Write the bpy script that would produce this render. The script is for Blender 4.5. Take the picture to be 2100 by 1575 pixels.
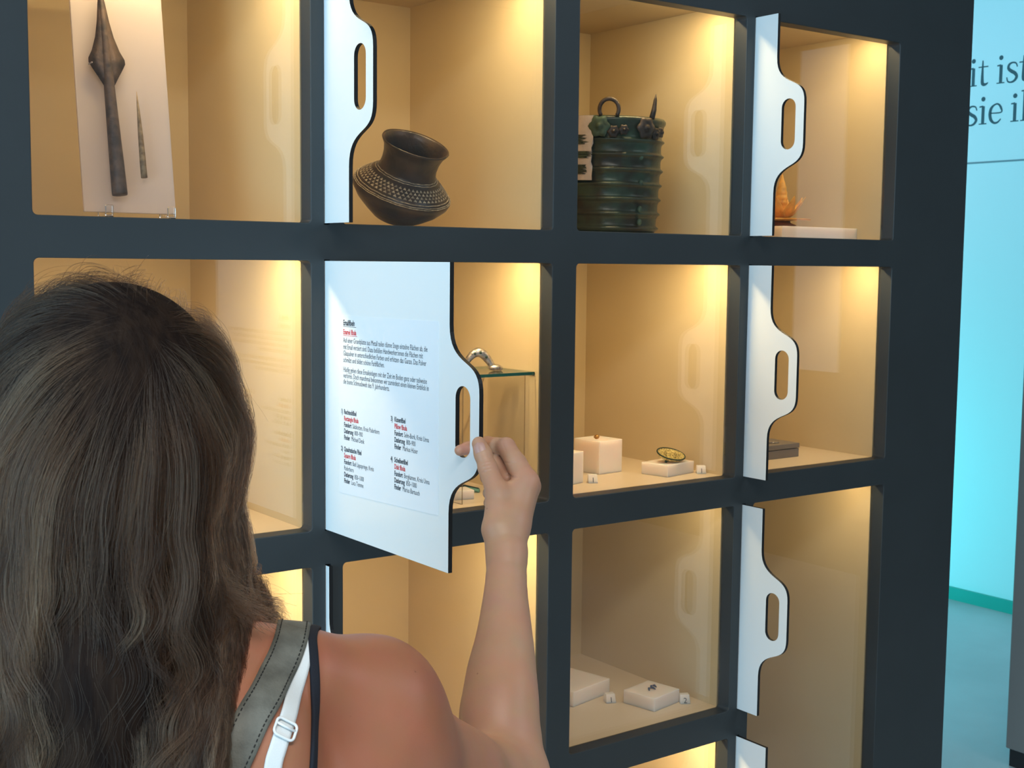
import bpy, bmesh, math, random
import numpy as np
from mathutils import Vector, Matrix

# ------------------------------------------------------------------ clear
for o in list(bpy.data.objects):
    bpy.data.objects.remove(o, do_unlink=True)
scene = bpy.context.scene
C = scene.collection
rng = np.random.default_rng(7)
random.seed(7)

# ------------------------------------------------------------------ camera
CAM = Vector((-0.5519, -1.9087, 1.65))
YAW, PITCH, ROLL, FPX = 0.63530, -0.09318, 0.01058, 2650.6
_f = Vector((math.sin(YAW)*math.cos(PITCH), math.cos(YAW)*math.cos(PITCH), math.sin(PITCH)))
_r = Vector((math.cos(YAW), -math.sin(YAW), 0)); _u = _r.cross(_f)
_r2 = math.cos(ROLL)*_r + math.sin(ROLL)*_u; _u2 = -math.sin(ROLL)*_r + math.cos(ROLL)*_u
cd = bpy.data.cameras.new('camera'); cam = bpy.data.objects.new('camera', cd); C.objects.link(cam)
m = Matrix((( _r2.x, _u2.x, -_f.x, CAM.x), (_r2.y, _u2.y, -_f.y, CAM.y), (_r2.z, _u2.z, -_f.z, CAM.z), (0, 0, 0, 1)))
cam.matrix_world = m
cd.sensor_fit = 'HORIZONTAL'; cd.sensor_width = 36; cd.lens = FPX*36/2100
cd.clip_start = .05
cd.dof.use_dof = True; cd.dof.focus_distance = 1.72; cd.dof.aperture_fstop = 26
scene.camera = cam

# ------------------------------------------------------------------ world, lights, exposure
w = bpy.data.worlds.new('world'); scene.world = w; w.use_nodes = True
w.node_tree.nodes['Background'].inputs[0].default_value = (.62, .80, 1, 1)
w.node_tree.nodes['Background'].inputs[1].default_value = .10
vs = scene.view_settings
vs.view_transform = 'Standard'; vs.look = 'None'; vs.exposure = 0.12; vs.gamma = 1; vs.use_curve_mapping = False

def area(name, loc, aim, sx, sy, energy, col, spread=math.pi):
    l = bpy.data.lights.new(name, 'AREA'); l.shape = 'RECTANGLE'; l.size = sx; l.size_y = sy
    l.energy = energy; l.color = col; l.spread = spread
    o = bpy.data.objects.new(name, l); C.objects.link(o); o.location = loc
    o.rotation_euler = (Vector(aim)-Vector(loc)).to_track_quat('-Z', 'Y').to_euler()
    return o
area('window_daylight', (-3.35, -1.9, 1.75), (0, -1.9, 1.75), 3.2, 2.1, 172, (.44, .77, 1))
area('overhead_light', (-.9, -2.5, 3.12), (-.9, -2.5, 0), 1.8, .6, 58, (1, .95, .88))
area('overhead_light', (2.6, -2.6, 3.12), (2.6, -2.6, 0), 1.5, .5, 26, (.86, .94, 1))
area('wall_wash_light', (3.1, 1.9, 3.2), (5.0, 1.7, 1.5), 2.2, .4, 34, (.26, .77, 1))
area('overhead_light', (3.7, 3.4, 3.2), (3.7, 3.4, 0), 1.2, .6, 18, (.84, .90, 1))  # added, unseen lamp that brightens the far floor and the wall's foot
area('cyan_accent_light', (3.6, 3.0, .30), (5.0, 1.75, 1.0), .5, .3, 26, (.04, .88, 1))

# ------------------------------------------------------------------ helpers
MATS = {}
def mat(name, col, rough=.5, metal=0, noise=0, nscale=20, bump=0, bscale=60, spec=.5, sss=0, coat=0, col2=None, trans=0, ior=1.45, stretch=None):
    if name in MATS: return MATS[name]
    mt = bpy.data.materials.new(name); mt.use_nodes = True
    nt = mt.node_tree; b = nt.nodes['Principled BSDF']
    b.inputs['Base Color'].default_value = (*col, 1); b.inputs['Roughness'].default_value = rough
    b.inputs['Metallic'].default_value = metal; b.inputs['Specular IOR Level'].default_value = spec
    b.inputs['Coat Weight'].default_value = coat; b.inputs['Transmission Weight'].default_value = trans; b.inputs['IOR'].default_value = ior
    if sss:
        b.inputs['Subsurface Weight'].default_value = sss; b.inputs['Subsurface Radius'].default_value = (1, .35, .2); b.inputs['Subsurface Scale'].default_value = .008
    if noise or bump:
        tc = nt.nodes.new('ShaderNodeTexCoord'); src = tc.outputs['Object']
        if stretch:
            mp = nt.nodes.new('ShaderNodeMapping'); mp.inputs['Scale'].default_value = stretch; nt.links.new(src, mp.inputs[0]); src = mp.outputs[0]
    if noise:
        n = nt.nodes.new('ShaderNodeTexNoise'); n.inputs['Scale'].default_value = nscale; n.inputs['Detail'].default_value = 6
        nt.links.new(src, n.inputs['Vector'])
        mx = nt.nodes.new('ShaderNodeMix'); mx.data_type = 'RGBA'
        c2 = col2 if col2 else tuple(max(0, c*(1-noise)) for c in col)
        c1 = col if col2 else tuple(min(1, c*(1+noise)) for c in col)
        mx.inputs['A'].default_value = (*c1, 1); mx.inputs['B'].default_value = (*c2, 1)
        rp = nt.nodes.new('ShaderNodeMapRange'); rp.inputs['From Min'].default_value = .36; rp.inputs['From Max'].default_value = .64
        nt.links.new(n.outputs['Fac'], rp.inputs[0]); nt.links.new(rp.outputs[0], mx.inputs['Factor']); nt.links.new(mx.outputs['Result'], b.inputs['Base Color'])
    if bump:
        n2 = nt.nodes.new('ShaderNodeTexNoise'); n2.inputs['Scale'].default_value = bscale; n2.inputs['Detail'].default_value = 4
        nt.links.new(src, n2.inputs['Vector'])
        bp = nt.nodes.new('ShaderNodeBump'); bp.inputs['Strength'].default_value = bump; bp.inputs['Distance'].default_value = .002
        nt.links.new(n2.outputs['Fac'], bp.inputs['Height']); nt.links.new(bp.outputs[0], b.inputs['Normal'])
    MATS[name] = mt
    return mt

def glass_mat(name, tint=(1, 1, 1), extra=0.0):
    """thin clear sheet: Fresnel mix of mirror reflection and straight transmission"""
    mt = bpy.data.materials.new(name); mt.use_nodes = True; nt = mt.node_tree; nt.nodes.clear()
    out = nt.nodes.new('ShaderNodeOutputMaterial'); mx = nt.nodes.new('ShaderNodeMixShader')
    t = nt.nodes.new('ShaderNodeBsdfTransparent'); t.inputs[0].default_value = (*tint, 1)
    g = nt.nodes.new('ShaderNodeBsdfGlossy'); g.inputs['Roughness'].default_value = .004
    fr = nt.nodes.new('ShaderNodeFresnel'); fr.inputs['IOR'].default_value = 1.5
    geo = nt.nodes.new('ShaderNodeNewGeometry')   # same reflectance on both sides of the sheet
    md = nt.nodes.new('ShaderNodeMath'); md.operation = 'MULTIPLY_ADD'; md.inputs[1].default_value = 1/1.66-1.66; md.inputs[2].default_value = 1.66
    nt.links.new(geo.outputs['Backfacing'], md.inputs[0]); nt.links.new(md.outputs[0], fr.inputs['IOR'])
    nt.links.new(fr.outputs[0], mx.inputs[0]); nt.links.new(t.outputs[0], mx.inputs[1]); nt.links.new(g.outputs[0], mx.inputs[2])
    nt.links.new(mx.outputs[0], out.inputs[0]); MATS[name] = mt
    return mt

def frosted_mat(name, col, clear):
    mt = bpy.data.materials.new(name); mt.use_nodes = True; nt = mt.node_tree; nt.nodes.clear()
    out = nt.nodes.new('ShaderNodeOutputMaterial')
    d = nt.nodes.new('ShaderNodeBsdfDiffuse'); d.inputs[0].default_value = (*col, 1)
    tl = nt.nodes.new('ShaderNodeBsdfTranslucent'); tl.inputs[0].default_value = (*col, 1)
    m1 = nt.nodes.new('ShaderNodeMixShader'); m1.inputs[0].default_value = .45
    nt.links.new(d.outputs[0], m1.inputs[1]); nt.links.new(tl.outputs[0], m1.inputs[2])
    t = nt.nodes.new('ShaderNodeBsdfTransparent'); m2 = nt.nodes.new('ShaderNodeMixShader'); m2.inputs[0].default_value = clear
    nt.links.new(m1.outputs[0], m2.inputs[1]); nt.links.new(t.outputs[0], m2.inputs[2])
    g = nt.nodes.new('ShaderNodeBsdfGlossy'); g.inputs['Roughness'].default_value = .25
    fr = nt.nodes.new('ShaderNodeFresnel'); fr.inputs['IOR'].default_value = 1.4
    m3 = nt.nodes.new('ShaderNodeMixShader'); nt.links.new(fr.outputs[0], m3.inputs[0]); nt.links.new(m2.outputs[0], m3.inputs[1]); nt.links.new(g.outputs[0], m3.inputs[2])
    nt.links.new(m3.outputs[0], out.inputs[0]); MATS[name] = mt
    return mt

def link(name, me, mt, parent=None, smooth=False):
    o = bpy.data.objects.new(name, me); C.objects.link(o)
    for x in (mt if isinstance(mt, (list, tuple)) else [mt]):
        if x: me.materials.append(x)
    if parent: o.parent = parent
    if smooth: me.shade_smooth()
    return o
def pyd(name, v, f, mt, parent=None, smooth=False):
    me = bpy.data.meshes.new(name); me.from_pydata([tuple(map(float, q)) for q in v], [], f); me.update()
    return link(name, me, mt, parent, smooth)
def bmo(name, bm, mt, parent=None, smooth=False, normals=True):
    if normals: bmesh.ops.recalc_face_normals(bm, faces=bm.faces)
    me = bpy.data.meshes.new(name); bm.to_mesh(me); bm.free()
    return link(name, me, mt, parent, smooth)
def add_box(bm, lo, hi, bev=0, mi=0):
    vs_ = [bm.verts.new((x, y, z)) for x in (lo[0], hi[0]) for y in (lo[1], hi[1]) for z in (lo[2], hi[2])]
    fs = [bm.faces.new([vs_[i] for i in q]) for q in ((0, 1, 3, 2), (4, 6, 7, 5), (0, 4, 5, 1), (2, 3, 7, 6), (0, 2, 6, 4), (1, 5, 7, 3))]
    for f in fs: f.material_index = mi
    if bev:
        es = list({e for f in fs for e in f.edges})
        bmesh.ops.bevel(bm, geom=es, offset=bev, segments=2, affect='EDGES', profile=.5)
    return fs
def box(name, lo, hi, mt, parent=None, bev=0):
    bm = bmesh.new(); add_box(bm, lo, hi, bev); return bmo(name, bm, mt, parent)
def lathe(prof, n=48, closed_ends=True, mod=None):
    v, f = [], []
    for i, (r, z) in enumerate(prof):
        for k in range(n):
            a = 2*math.pi*k/n; rr = r if mod is None else r*mod(a, z)
            v.append((rr*math.cos(a), rr*math.sin(a), z))
    for i in range(len(prof)-1):
        for k in range(n):
            k2 = (k+1) % n; f.append((i*n+k, i*n+k2, (i+1)*n+k2, (i+1)*n+k))
    if closed_ends:
        f.append(tuple(range(n-1, -1, -1))); f.append(tuple((len(prof)-1)*n+k for k in range(n)))
    return v, f
def tube(pts, rad, n=10, closed=False, up=(0, 0, 1)):
    """tube mesh along points; rad is a number or a list"""
    P = [Vector(q) for q in pts]; N = len(P); v, f = [], []
    prev = None
    for i in range(N):
        t = (P[(i+1) % N]-P[i-1]) if closed else (P[min(i+1, N-1)]-P[max(i-1, 0)])
        t.normalize()
        a = Vector(up) if prev is None else prev
        a = a - t*a.dot(t)
        if a.length < 1e-5: a = t.orthogonal()
        a.normalize(); prev = a; b = t.cross(a); r = rad[i] if hasattr(rad, '__len__') else rad
        for k in range(n):
            an = 2*math.pi*k/n; v.append(P[i]+a*math.cos(an)*r+b*math.sin(an)*r)
    m_ = N if closed else N-1
    for i in range(m_):
        j = (i+1) % N
        for k in range(n):
            k2 = (k+1) % n; f.append((i*n+k, i*n+k2, j*n+k2, j*n+k))
    if not closed:
        f.append(tuple(range(n-1, -1, -1))); f.append(tuple((N-1)*n+k for k in range(n)))
    return v, f
def merge(*parts):
    V, F = [], []
    for v, f in parts:
        o = len(V); V += list(v); F += [tuple(i+o for i in q) for q in f]
    return V, F
def blob(c, r, n=10, m_=7):
    """ellipsoid as (verts, faces)"""
    v, f = [], []
    for i in range(m_+1):
        t = math.pi*i/m_
        for k in range(n):
            a = 2*math.pi*k/n; v.append((c[0]+r[0]*math.sin(t)*math.cos(a), c[1]+r[1]*math.sin(t)*math.sin(a), c[2]+r[2]*math.cos(t)))
    for i in range(m_):
        for k in range(n):
            k2 = (k+1) % n; f.append((i*n+k, i*n+k2, (i+1)*n+k2, (i+1)*n+k))
    return v, f
def tag(o, label=None, cat=None, group=None, kind=None):
    if label: o['label'] = label
    if cat: o['category'] = cat
    if group: o['group'] = group
    if kind: o['kind'] = kind
    return o
def empty(name, loc=(0, 0, 0), rot=(0, 0, 0)):
    o = bpy.data.objects.new(name, None); C.objects.link(o); o.location = loc; o.rotation_euler = rot; o.empty_display_size = .05
    return o

# ------------------------------------------------------------------ materials
ANTH = mat('anthracite_laminate', (.035, .042, .046), .46, noise=.04, nscale=6, bump=.05, bscale=900)
NICHE = mat('warm_beige_lacquer', (.59, .475, .285), .55, noise=.03, nscale=3)
NFLOOR = mat('warm_beige_floor_lacquer', (.70, .58, .42), .35, noise=.02, nscale=3)
GLASS = glass_mat('clear_glass')
WHITE = mat('white_laminate', (.82, .85, .86), .28)
BLACKCORE = mat('black_core_edge', (.008, .008, .009), .5)
PAPER = mat('white_paper', (.80, .83, .87), .75)
INK = mat('black_ink', (.03, .035, .05), .8)
REDINK = mat('red_ink', (.62, .045, .05), .8)

# ------------------------------------------------------------------ grid of the display wall (metres)
W_, M_, H_, R_, END = .444, .0584, .45, .0617, .274
TOP = 2.1623
def cx0(c): return c*(W_+M_)
def rtop(k): return TOP-k*(H_+R_)
GY = .030           # glass set back
DEEP = .505
XL, XR = -END, 4*W_+3*M_+END
ZT = 2.50

# room ---------------------------------------------------------------
FLOORM = mat('polished_concrete', (.44, .46, .47), .34, noise=.12, nscale=1.3, bump=.02, bscale=40)
WALLM = mat('white_wall_paint', (.78, .82, .84), .6, bump=.03, bscale=300)
GREYWALL = mat('grey_wall_paint', (.30, .30, .30), .7)
tag(box('floor', (-3.6, -5, -.06), (5.0, 6, 0), FLOORM), kind='structure')
tag(box('ceiling', (-3.6, -5, 3.3), (5.0, 6, 3.36), mat('ceiling_paint', (.35, .36, .37), .8)), kind='structure')
tag(box('wall_right', (5.0, -.3, -.06), (5.12, 6, 3.36), WALLM), kind='structure')
tag(box('wall_side', (5.0, -5, -.06), (5.12, -.3, 3.36), mat('dark_reflection_backdrop', (.07, .068, .065), .7)), kind='structure')  # unseen wall stretch, made dark so panel reflections stand out in the glass
tag(box('wall_reflection_strip', (4.985, -2.90, 1.08), (5.0, -2.58, 2.82), WALLM), kind='structure')  # unseen pale strip, added to give the right-hand niche glass a bright reflection
tag(box('wall_far', (-3.6, 6.0, -.06), (5.12, 6.12, 3.36), WALLM), kind='structure')
tag(box('wall_behind', (-3.6, -5.12, -.06), (5.12, -5, 3.36), GREYWALL), kind='structure')
bm = bmesh.new()
for lo, hi in (((-3.72, -5.12, -.06), (-3.6, -3.6, 3.36)), ((-3.72, -.2, -.06), (-3.6, 6.12, 3.36)), ((-3.72, -3.6, -.06), (-3.6, -.2, .6)), ((-3.72, -3.6, 2.9), (-3.6, -.2, 3.36))):
    add_box(bm, lo, hi)
tag(bmo('wall_left', bm, GREYWALL), kind='structure')
win = tag(box('window_1', (-3.68, -3.6, .6), (-3.66, -.2, 2.9), GLASS), kind='structure')
bm = bmesh.new()
for y in (-3.6, -2.46, -1.33, -.26): add_box(bm, (-3.70, y, .6), (-3.62, y+.06, 2.9))
for z in (.6, 2.84): add_box(bm, (-3.70, -3.6, z), (-3.62, -.2, z+.06))
bmo('window_frame', bm, ANTH, win)
tag(box('baseboard_right', (4.982, -.3, 0), (5.0, 6, .062), mat('green_baseboard', (.02, .34, .27), .4)), kind='structure')
tag(box('trim_1', (4.9985, -.3, 2.153), (5.0, 6, 2.161), mat('grey_joint', (.22, .27, .30), .6)), kind='structure')

# ------------------------------------------------------------------ display wall
case = empty('display_case', ((XL+XR)/2, 0, 0))
tag(case, 'dark anthracite display wall with rows of square warm-lit glazed niches', 'display case')
CX = (XL+XR)/2
def rrect(x0, x1, z0, z1, r, n=5):
    pts = []
    for (cx, cz, a0) in ((x1-r, z1-r, 0), (x0+r, z1-r, 90), (x0+r, z0+r, 180), (x1-r, z0+r, 270)):
        for i in range(n):
            a = math.radians(a0+90*i/(n-1)); pts.append((cx+r*math.cos(a), cz+r*math.sin(a)))
    return pts
SLOT = .0055
slots = [cx0(1)-M_/2, cx0(3)-M_/2]
bm = bmesh.new()
def V3(x, y, z): return bm.verts.new((x-CX, y, z))
NC = 5
openings = []
def cell(bx0, bx1, bz0, bz1, ox0, ox1, oz0, oz1):
    loops = []
    for off, y in ((.0016, 0), (.0005, .0005), (0, .0016), (0, GY+.004)):
        loops.append([V3(x, y, z) for x, z in rrect(ox0-off, ox1+off, oz0-off, oz1+off, .0075+off, NC)])
    for a, b in zip(loops[:-1], loops[1:]):
        n = len(a)
        for i in range(n): bm.faces.new((a[i], a[(i+1) % n], b[(i+1) % n], b[i]))
    oc = [V3(bx1, 0, bz1), V3(bx0, 0, bz1), V3(bx0, 0, bz0), V3(bx1, 0, bz0)]
    L0 = loops[0]
    for q in range(4):
        for i in range(NC-1): bm.faces.new((oc[q], L0[q*NC+i+1], L0[q*NC+i]))
        bm.faces.new((oc[q], oc[(q+1) % 4], L0[((q+1) % 4)*NC], L0[q*NC+NC-1]))
def fq(x0, x1, z0, z1):
    bm.faces.new((V3(x0, 0, z0), V3(x1, 0, z0), V3(x1, 0, z1), V3(x0, 0, z1)))
for c in range(4):
    k = 0
    while k < 4:
        span = 2 if (c == 3 and k == 2) else 1
        ox0, ox1 = cx0(c), cx0(c)+W_
        oz1 = rtop(k); oz0 = rtop(k+span-1)-H_
        bx0 = XL if c == 0 else ox0-M_/2; bx1 = XR if c == 3 else ox1+M_/2
        if c in (1, 3): bx0 += SLOT
        if c in (0, 2): bx1 -= SLOT
        bz1 = ZT if k == 0 else oz1+R_/2; bz0 = 0 if k+span == 4 else oz0-R_/2
        cell(bx0, bx1, bz0, bz1, ox0, ox1, oz0, oz1)
        openings.append((c, k, span, ox0, ox1, oz0, oz1))
        k += span
for s in slots:
    zs = [ZT]
    for k in range(4): zs += [rtop(k)+.002, rtop(k)-H_-.002]
    zs.append(0)
    for i in range(0, len(zs), 2): fq(s-SLOT, s+SLOT, zs[i+1], zs[i])
    for k in range(4):
        a, b = rtop(k)+.002, rtop(k)-H_-.002
        for x in (s-SLOT, s+SLOT): bm.faces.new((V3(x, 0, a), V3(x, 0, b), V3(x, .03, b), V3(x, .03, a)))
        for z in (a, b): bm.faces.new((V3(s-SLOT, 0, z), V3(s+SLOT, 0, z), V3(s+SLOT, .03, z), V3(s-SLOT, .03, z)))
# outer carcass
D2 = .56
for q in (((XL, 0, 0), (XL, D2, 0), (XL, D2, ZT), (XL, 0, ZT)), ((XR, 0, 0), (XR, D2, 0), (XR, D2, ZT), (XR, 0, ZT)),
          ((XL, 0, ZT), (XR, 0, ZT), (XR, D2, ZT), (XL, D2, ZT)), ((XL, D2, 0), (XR, D2, 0), (XR, D2, ZT), (XL, D2, ZT))):
    bm.faces.new([V3(*v) for v in q])
bmesh.ops.remove_doubles(bm, verts=bm.verts, dist=1e-5)
frame = bmo('frame', bm, ANTH, case)
for (c, k, span, ox0, ox1, oz0, oz1) in openings:
    zc = oz1+.030
    x0, x1 = ox0-CX, ox1-CX
    t = .004; y0 = GY+.008
    niche = box('niche_back', (x0-t, DEEP, oz0-.012), (x1+t, DEEP+.006, zc+t), NICHE, case)
    box('niche_side', (x0-t, y0, oz0-.0015), (x0, DEEP, zc), NICHE, niche)
    box('niche_side', (x1, y0, oz0-.0015), (x1+t, DEEP, zc), NICHE, niche)
    box('niche_floor', (x0-t, GY+.0065, oz0-.012), (x1+t, DEEP, oz0-.0015), NFLOOR, niche)
    box('niche_ceiling', (x0-t, GY+.004, zc), (x1+t, DEEP, zc+t), NICHE, niche)
    box('glass_pane', (x0+.0005, GY, oz0+.0003), (x1-.0005, GY+.006, zc-.001), GLASS, niche)
    dim = {(2, 2): .28, (3, 2): .42, (3, 0): .8, (3, 1): .8}.get((c, k), 1.0)
    lx = (ox0+ox1)/2+.035
    area('niche_led_light', (lx, GY+.035, zc-.004), (lx, GY+.105, zc-.35), W_*.66, .012, 1.75*dim, (1, .735, .36))

# ------------------------------------------------------------------ pull-out information panels
def bez(p0, p1, p2, p3, n):
    return [tuple((1-t)**3*a+3*(1-t)**2*t*b+3*(1-t)*t*t*c+t**3*d for a, b, c, d in zip(p0, p1, p2, p3)) for t in [i/n for i in range(n+1)]]
PT = .007
def panel_mesh():
    """u = 0 at the straight outer edge, positive towards the room; z = 0 at the panel's top"""
    up = bez((0, -.088), (0, -.120), (.018, -.131), (.042, -.141), 8)[0:]+bez((.042, -.141), (.064, -.150), (.0755, -.158), (.0755, -.184), 8)[1:]
    out = [(-.44, 0), (-.44, -.45), (0, -.45)]
    low = [(u, -.45-z) for u, z in up]
    out += low+[(u, z) for u, z in reversed(up)]+[(0, 0)]
    out = out[::-1]
    hole = rrect(.0165, .0535, -.276, -.174, .018, 8)
    bm = bmesh.new()
    lay = []
    for x in (-PT/2, PT/2):
        vo = [bm.verts.new((x, -u, z)) for u, z in out]; vh = [bm.verts.new((x, -u, z)) for u, z in hole]
        es = [bm.edges.new((vo[i], vo[(i+1) % len(vo)])) for i in range(len(vo))]+[bm.edges.new((vh[i], vh[(i+1) % len(vh)])) for i in range(len(vh))]
        bmesh.ops.triangle_fill(bm, edges=es, use_beauty=True)
        lay.append((vo, vh))
    for j in (0, 1):
        a, b = lay[0][j], lay[1][j]
        for i in range(len(a)):
            f = bm.faces.new((a[i], a[(i+1) % len(a)], b[(i+1) % len(b)], b[i])); f.material_index = 1
    bmesh.ops.recalc_face_normals(bm, faces=bm.faces)
    me = bpy.data.meshes.new('information_panel'); bm.to_mesh(me); bm.free()
    me.materials.append(WHITE); me.materials.append(BLACKCORE)
    return me
PM = panel_mesh()
def text_mesh(lines, mt, name, parent, x):
    """lines: (text, u, z, size, width scale, bold). Flat print on a plane facing -x; u runs towards the room."""
    V, F = [], []
    for txt, u, z, size, sx, bold in lines:
        cu = bpy.data.curves.new('t', 'FONT'); cu.body = txt; cu.size = size; cu.resolution_u = 2; cu.fill_mode = 'FRONT'
        if bold: cu.offset = size*.028
        o = bpy.data.objects.new('t', cu); C.objects.link(o)
        dg = bpy.context.evaluated_depsgraph_get(); dg.update()
        me = bpy.data.meshes.new_from_object(o.evaluated_get(dg))
        off = len(V)
        for v in me.vertices: V.append((x, -(u+v.co.x*sx), z+v.co.y))
        for p_ in me.polygons: F.append(tuple(off+i for i in p_.vertices))
        bpy.data.objects.remove(o); bpy.data.curves.remove(cu); bpy.data.meshes.remove(me)
    return pyd(name, V, F, mt, parent)
plabels = {
 (0, 0): (.080, 'white pull-out panel with handle slot beside the dark clay pot'),
 (0, 1): (.3715, 'fully pulled-out white panel with printed sheet, held by the woman'),
 (0, 2): (.0105, 'white panel pushed almost flush into its slot behind the woman\'s shoulder'),
 (1, 0): (.0605, 'topmost white pull-out panel beside the orange lotus carving'),
 (1, 1): (.0625, 'white pull-out panel beside the niche with the flat grey box'),
 (1, 2): (.057, 'white pull-out panel in front of the tall empty niche, low on the wall'),
 (1, 3): (.085, 'lowest white pull-out panel, its top corner cut by the picture\'s lower edge'),
}
panels = {}
for (s, k), (L, lab) in plabels.items():
    o = bpy.data.objects.new('information_panel', PM); C.objects.link(o)
    o.location = (slots[s], -L, rtop(k)); tag(o, lab, 'panel', 'pull-out information panels')
    panels[(s, k)] = (o, L)
xs = -PT/2
for key, (edge, z0, z1, wd) in {(0, 0): (.012, -.072, -.331, .21), (1, 1): (.010, -.066, -.335, .21)}.items():
    o, L = panels[key]; e = L-edge
    box('paper', (xs-.0004, e, z1), (xs-.00005, e+wd, z0), PAPER, o)
o, L = panels[(0, 1)]
# paper: u from wall .045 to .343 -> local
def U(wu): return wu-L
bm = bmesh.new()
pz = ((.0455, -.0885), (.3435, -.0855), (.3445, -.3695), (.0485, -.3795))
va = [bm.verts.new((xs-.0006, -U(u), z)) for u, z in pz]; vb = [bm.verts.new((xs-.00003, -U(u), z)) for u, z in pz]
bm.faces.new(va); bm.faces.new(vb[::-1])
for i in range(4): bm.faces.new((va[i], vb[i], vb[(i+1) % 4], va[(i+1) % 4]))
paper = bmo('paper', bm, PAPER, o)
paper['label'] = 'printed white sheet with black and red text'
tx = xs-.0008
S1, S2 = .0118, .0108
SXN = .695
def P(t, u, z, s=S1, sx=1.0, b=False): return (t, U(u), z, s, sx*SXN, b)
blk = [P('Auf einer Grundplatte aus Metall teilen dünne Stege einzelne Flächen ab, die', .062, -.1312), P('mit Email verziert sind. Dazu befüllen Handwerker:innen die Flächen mit', .062, -.1418),
       P('Glaspulver in unterschiedlichen Farben und erhitzen das Ganze. Das Pulver', .062, -.1523), P('schmilzt und bildet schöne Farbflächen.', .062, -.1630),
       P('Häufig gehen diese Emaileinlagen mit der Zeit im Boden ganz oder teilweise', .062, -.1787), P('verloren. Doch manchmal bekommen wir zumindest einen kleinen Einblick in', .062, -.1885),
       P('die bunte Schmuckwelt des 9. Jahrhunderts.', .062, -.1982)]
bold = [P('Emailfibeln', .062, -.1032, .0125, 1.0, True), P('1)', .054, -.2475, S2, 1, True), P('Rechteckfibel', .064, -.2475, S2, 1, True),
        P('2)', .054, -.3085, S2, 1, True), P('Quadratische Fibel', .064, -.3085, S2, 1, True)]
red = [P('Enamel fibula', .062, -.1177, .0115, 1.0, True), P('Rectangle fibula', .064, -.2582, S2, 1, True), P('Square fibula', .064, -.3190, S2, 1, True)]
def entry(u, z, rows):
    for head, rest in rows:
        if head:
            bold.append(P(head, u, z, S2, 1, True)); blk.append(P(rest, u+{'Fundort': .0280, 'Datierung': .0345, 'Finder': .0240}[head], z, S2))
        else: blk.append(P(rest, u, z, S2))
        z -= .0104
entry(.064, -.2685, (('Fundort', 'Salzkotten, Kreis Paderborn'), ('Datierung', '800–900'), ('Finder', 'Michael Denk')))
entry(.064, -.3295, (('Fundort', 'Bad Lippspringe, Kreis'), (None, 'Paderborn'), ('Datierung', '850–1000'), ('Finder', 'Luca Temme')))
u2 = .222
bold += [P('3)', u2-.011, -.2435, S2, 1, True), P('Kissenfibel', u2, -.2435, S2, 1, True), P('4)', u2-.011, -.3060, S2, 1, True), P('Scheibenfibel', u2, -.3060, S2, 1, True)]
red += [P('Pillow fibula', u2, -.2540, S2, 1, True), P('Disk fibula', u2, -.3165, S2, 1, True)]
entry(u2, -.2645, (('Fundort', 'Selm-Bork, Kreis Unna'), ('Datierung', '800–900'), ('Finder', 'Markus Hüser')))
entry(u2, -.3270, (('Fundort', 'Bergkamen, Kreis Unna'), ('Datierung', '850–1000'), ('Finder', 'Marius Bartusch')))
text_mesh(blk, INK, 'printed_text', paper, tx)['kind'] = 'stuff'
text_mesh(bold, INK, 'bold_text', paper, tx)['kind'] = 'stuff'
text_mesh(red, REDINK, 'red_text', paper, tx)['kind'] = 'stuff'
bm = bmesh.new()
add_box(bm, (tx-.0001, -U(.104), -.1055), (tx, -U(.062), -.1048)); bmo('underline', bm, INK, paper)
bm = bmesh.new()
add_box(bm, (tx-.0001, -U(.107), -.1200), (tx, -U(.062), -.1193)); bmo('underline', bm, REDINK, paper)
#PART2
# ------------------------------------------------------------------ far wall lettering, pillar
LET = mat('grey_lettering', (.055, .10, .12), .7)
def glyph(ch):
    """serif strokes: list of (points, widths) in em units, x-height .48, ascender .74"""
    if ch == 'i': return [([(.13, 0), (.13, .45)], [.085, .085]), ([(.02, .012), (.24, .012)], [.026, .026]), ([(.02, .44), (.13, .45)], [.03, .045]), ([(.125, .63), (.126, .6301)], [.11, .11])], .27
    if ch == 't': return [([(.12, .62), (.12, .12), (.15, .03), (.22, .02), (.29, .06)], [.03, .085, .085, .06, .02]), ([(.0, .46), (.28, .46)], [.03, .03])], .31
    if ch == 's': return [([(.31, .36), (.27, .45), (.17, .475), (.08, .43), (.07, .34), (.15, .27), (.25, .21), (.30, .12), (.24, .03), (.14, .0), (.06, .03), (.03, .13)], [.03, .035, .04, .06, .075, .085, .085, .075, .06, .04, .035, .03])], .36
    if ch == 'e': return [([(.07, .26), (.37, .26), (.36, .38), (.28, .47), (.18, .46), (.09, .38), (.06, .24), (.09, .1), (.18, .015), (.28, .02), (.37, .1)], [.028, .03, .06, .04, .04, .075, .085, .08, .055, .045, .025])], .42
    if ch == 'h': return [([(.12, 0), (.12, .74)], [.085, .085]), ([(.02, .012), (.23, .012)], [.026, .026]), ([(.02, .73), (.12, .735)], [.03, .04]), ([(.13, .36), (.22, .45), (.32, .45), (.38, .36), (.38, 0)], [.03, .05, .07, .085, .085]), ([(.28, .012), (.49, .012)], [.026, .026])], .52
    return [], .2
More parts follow.
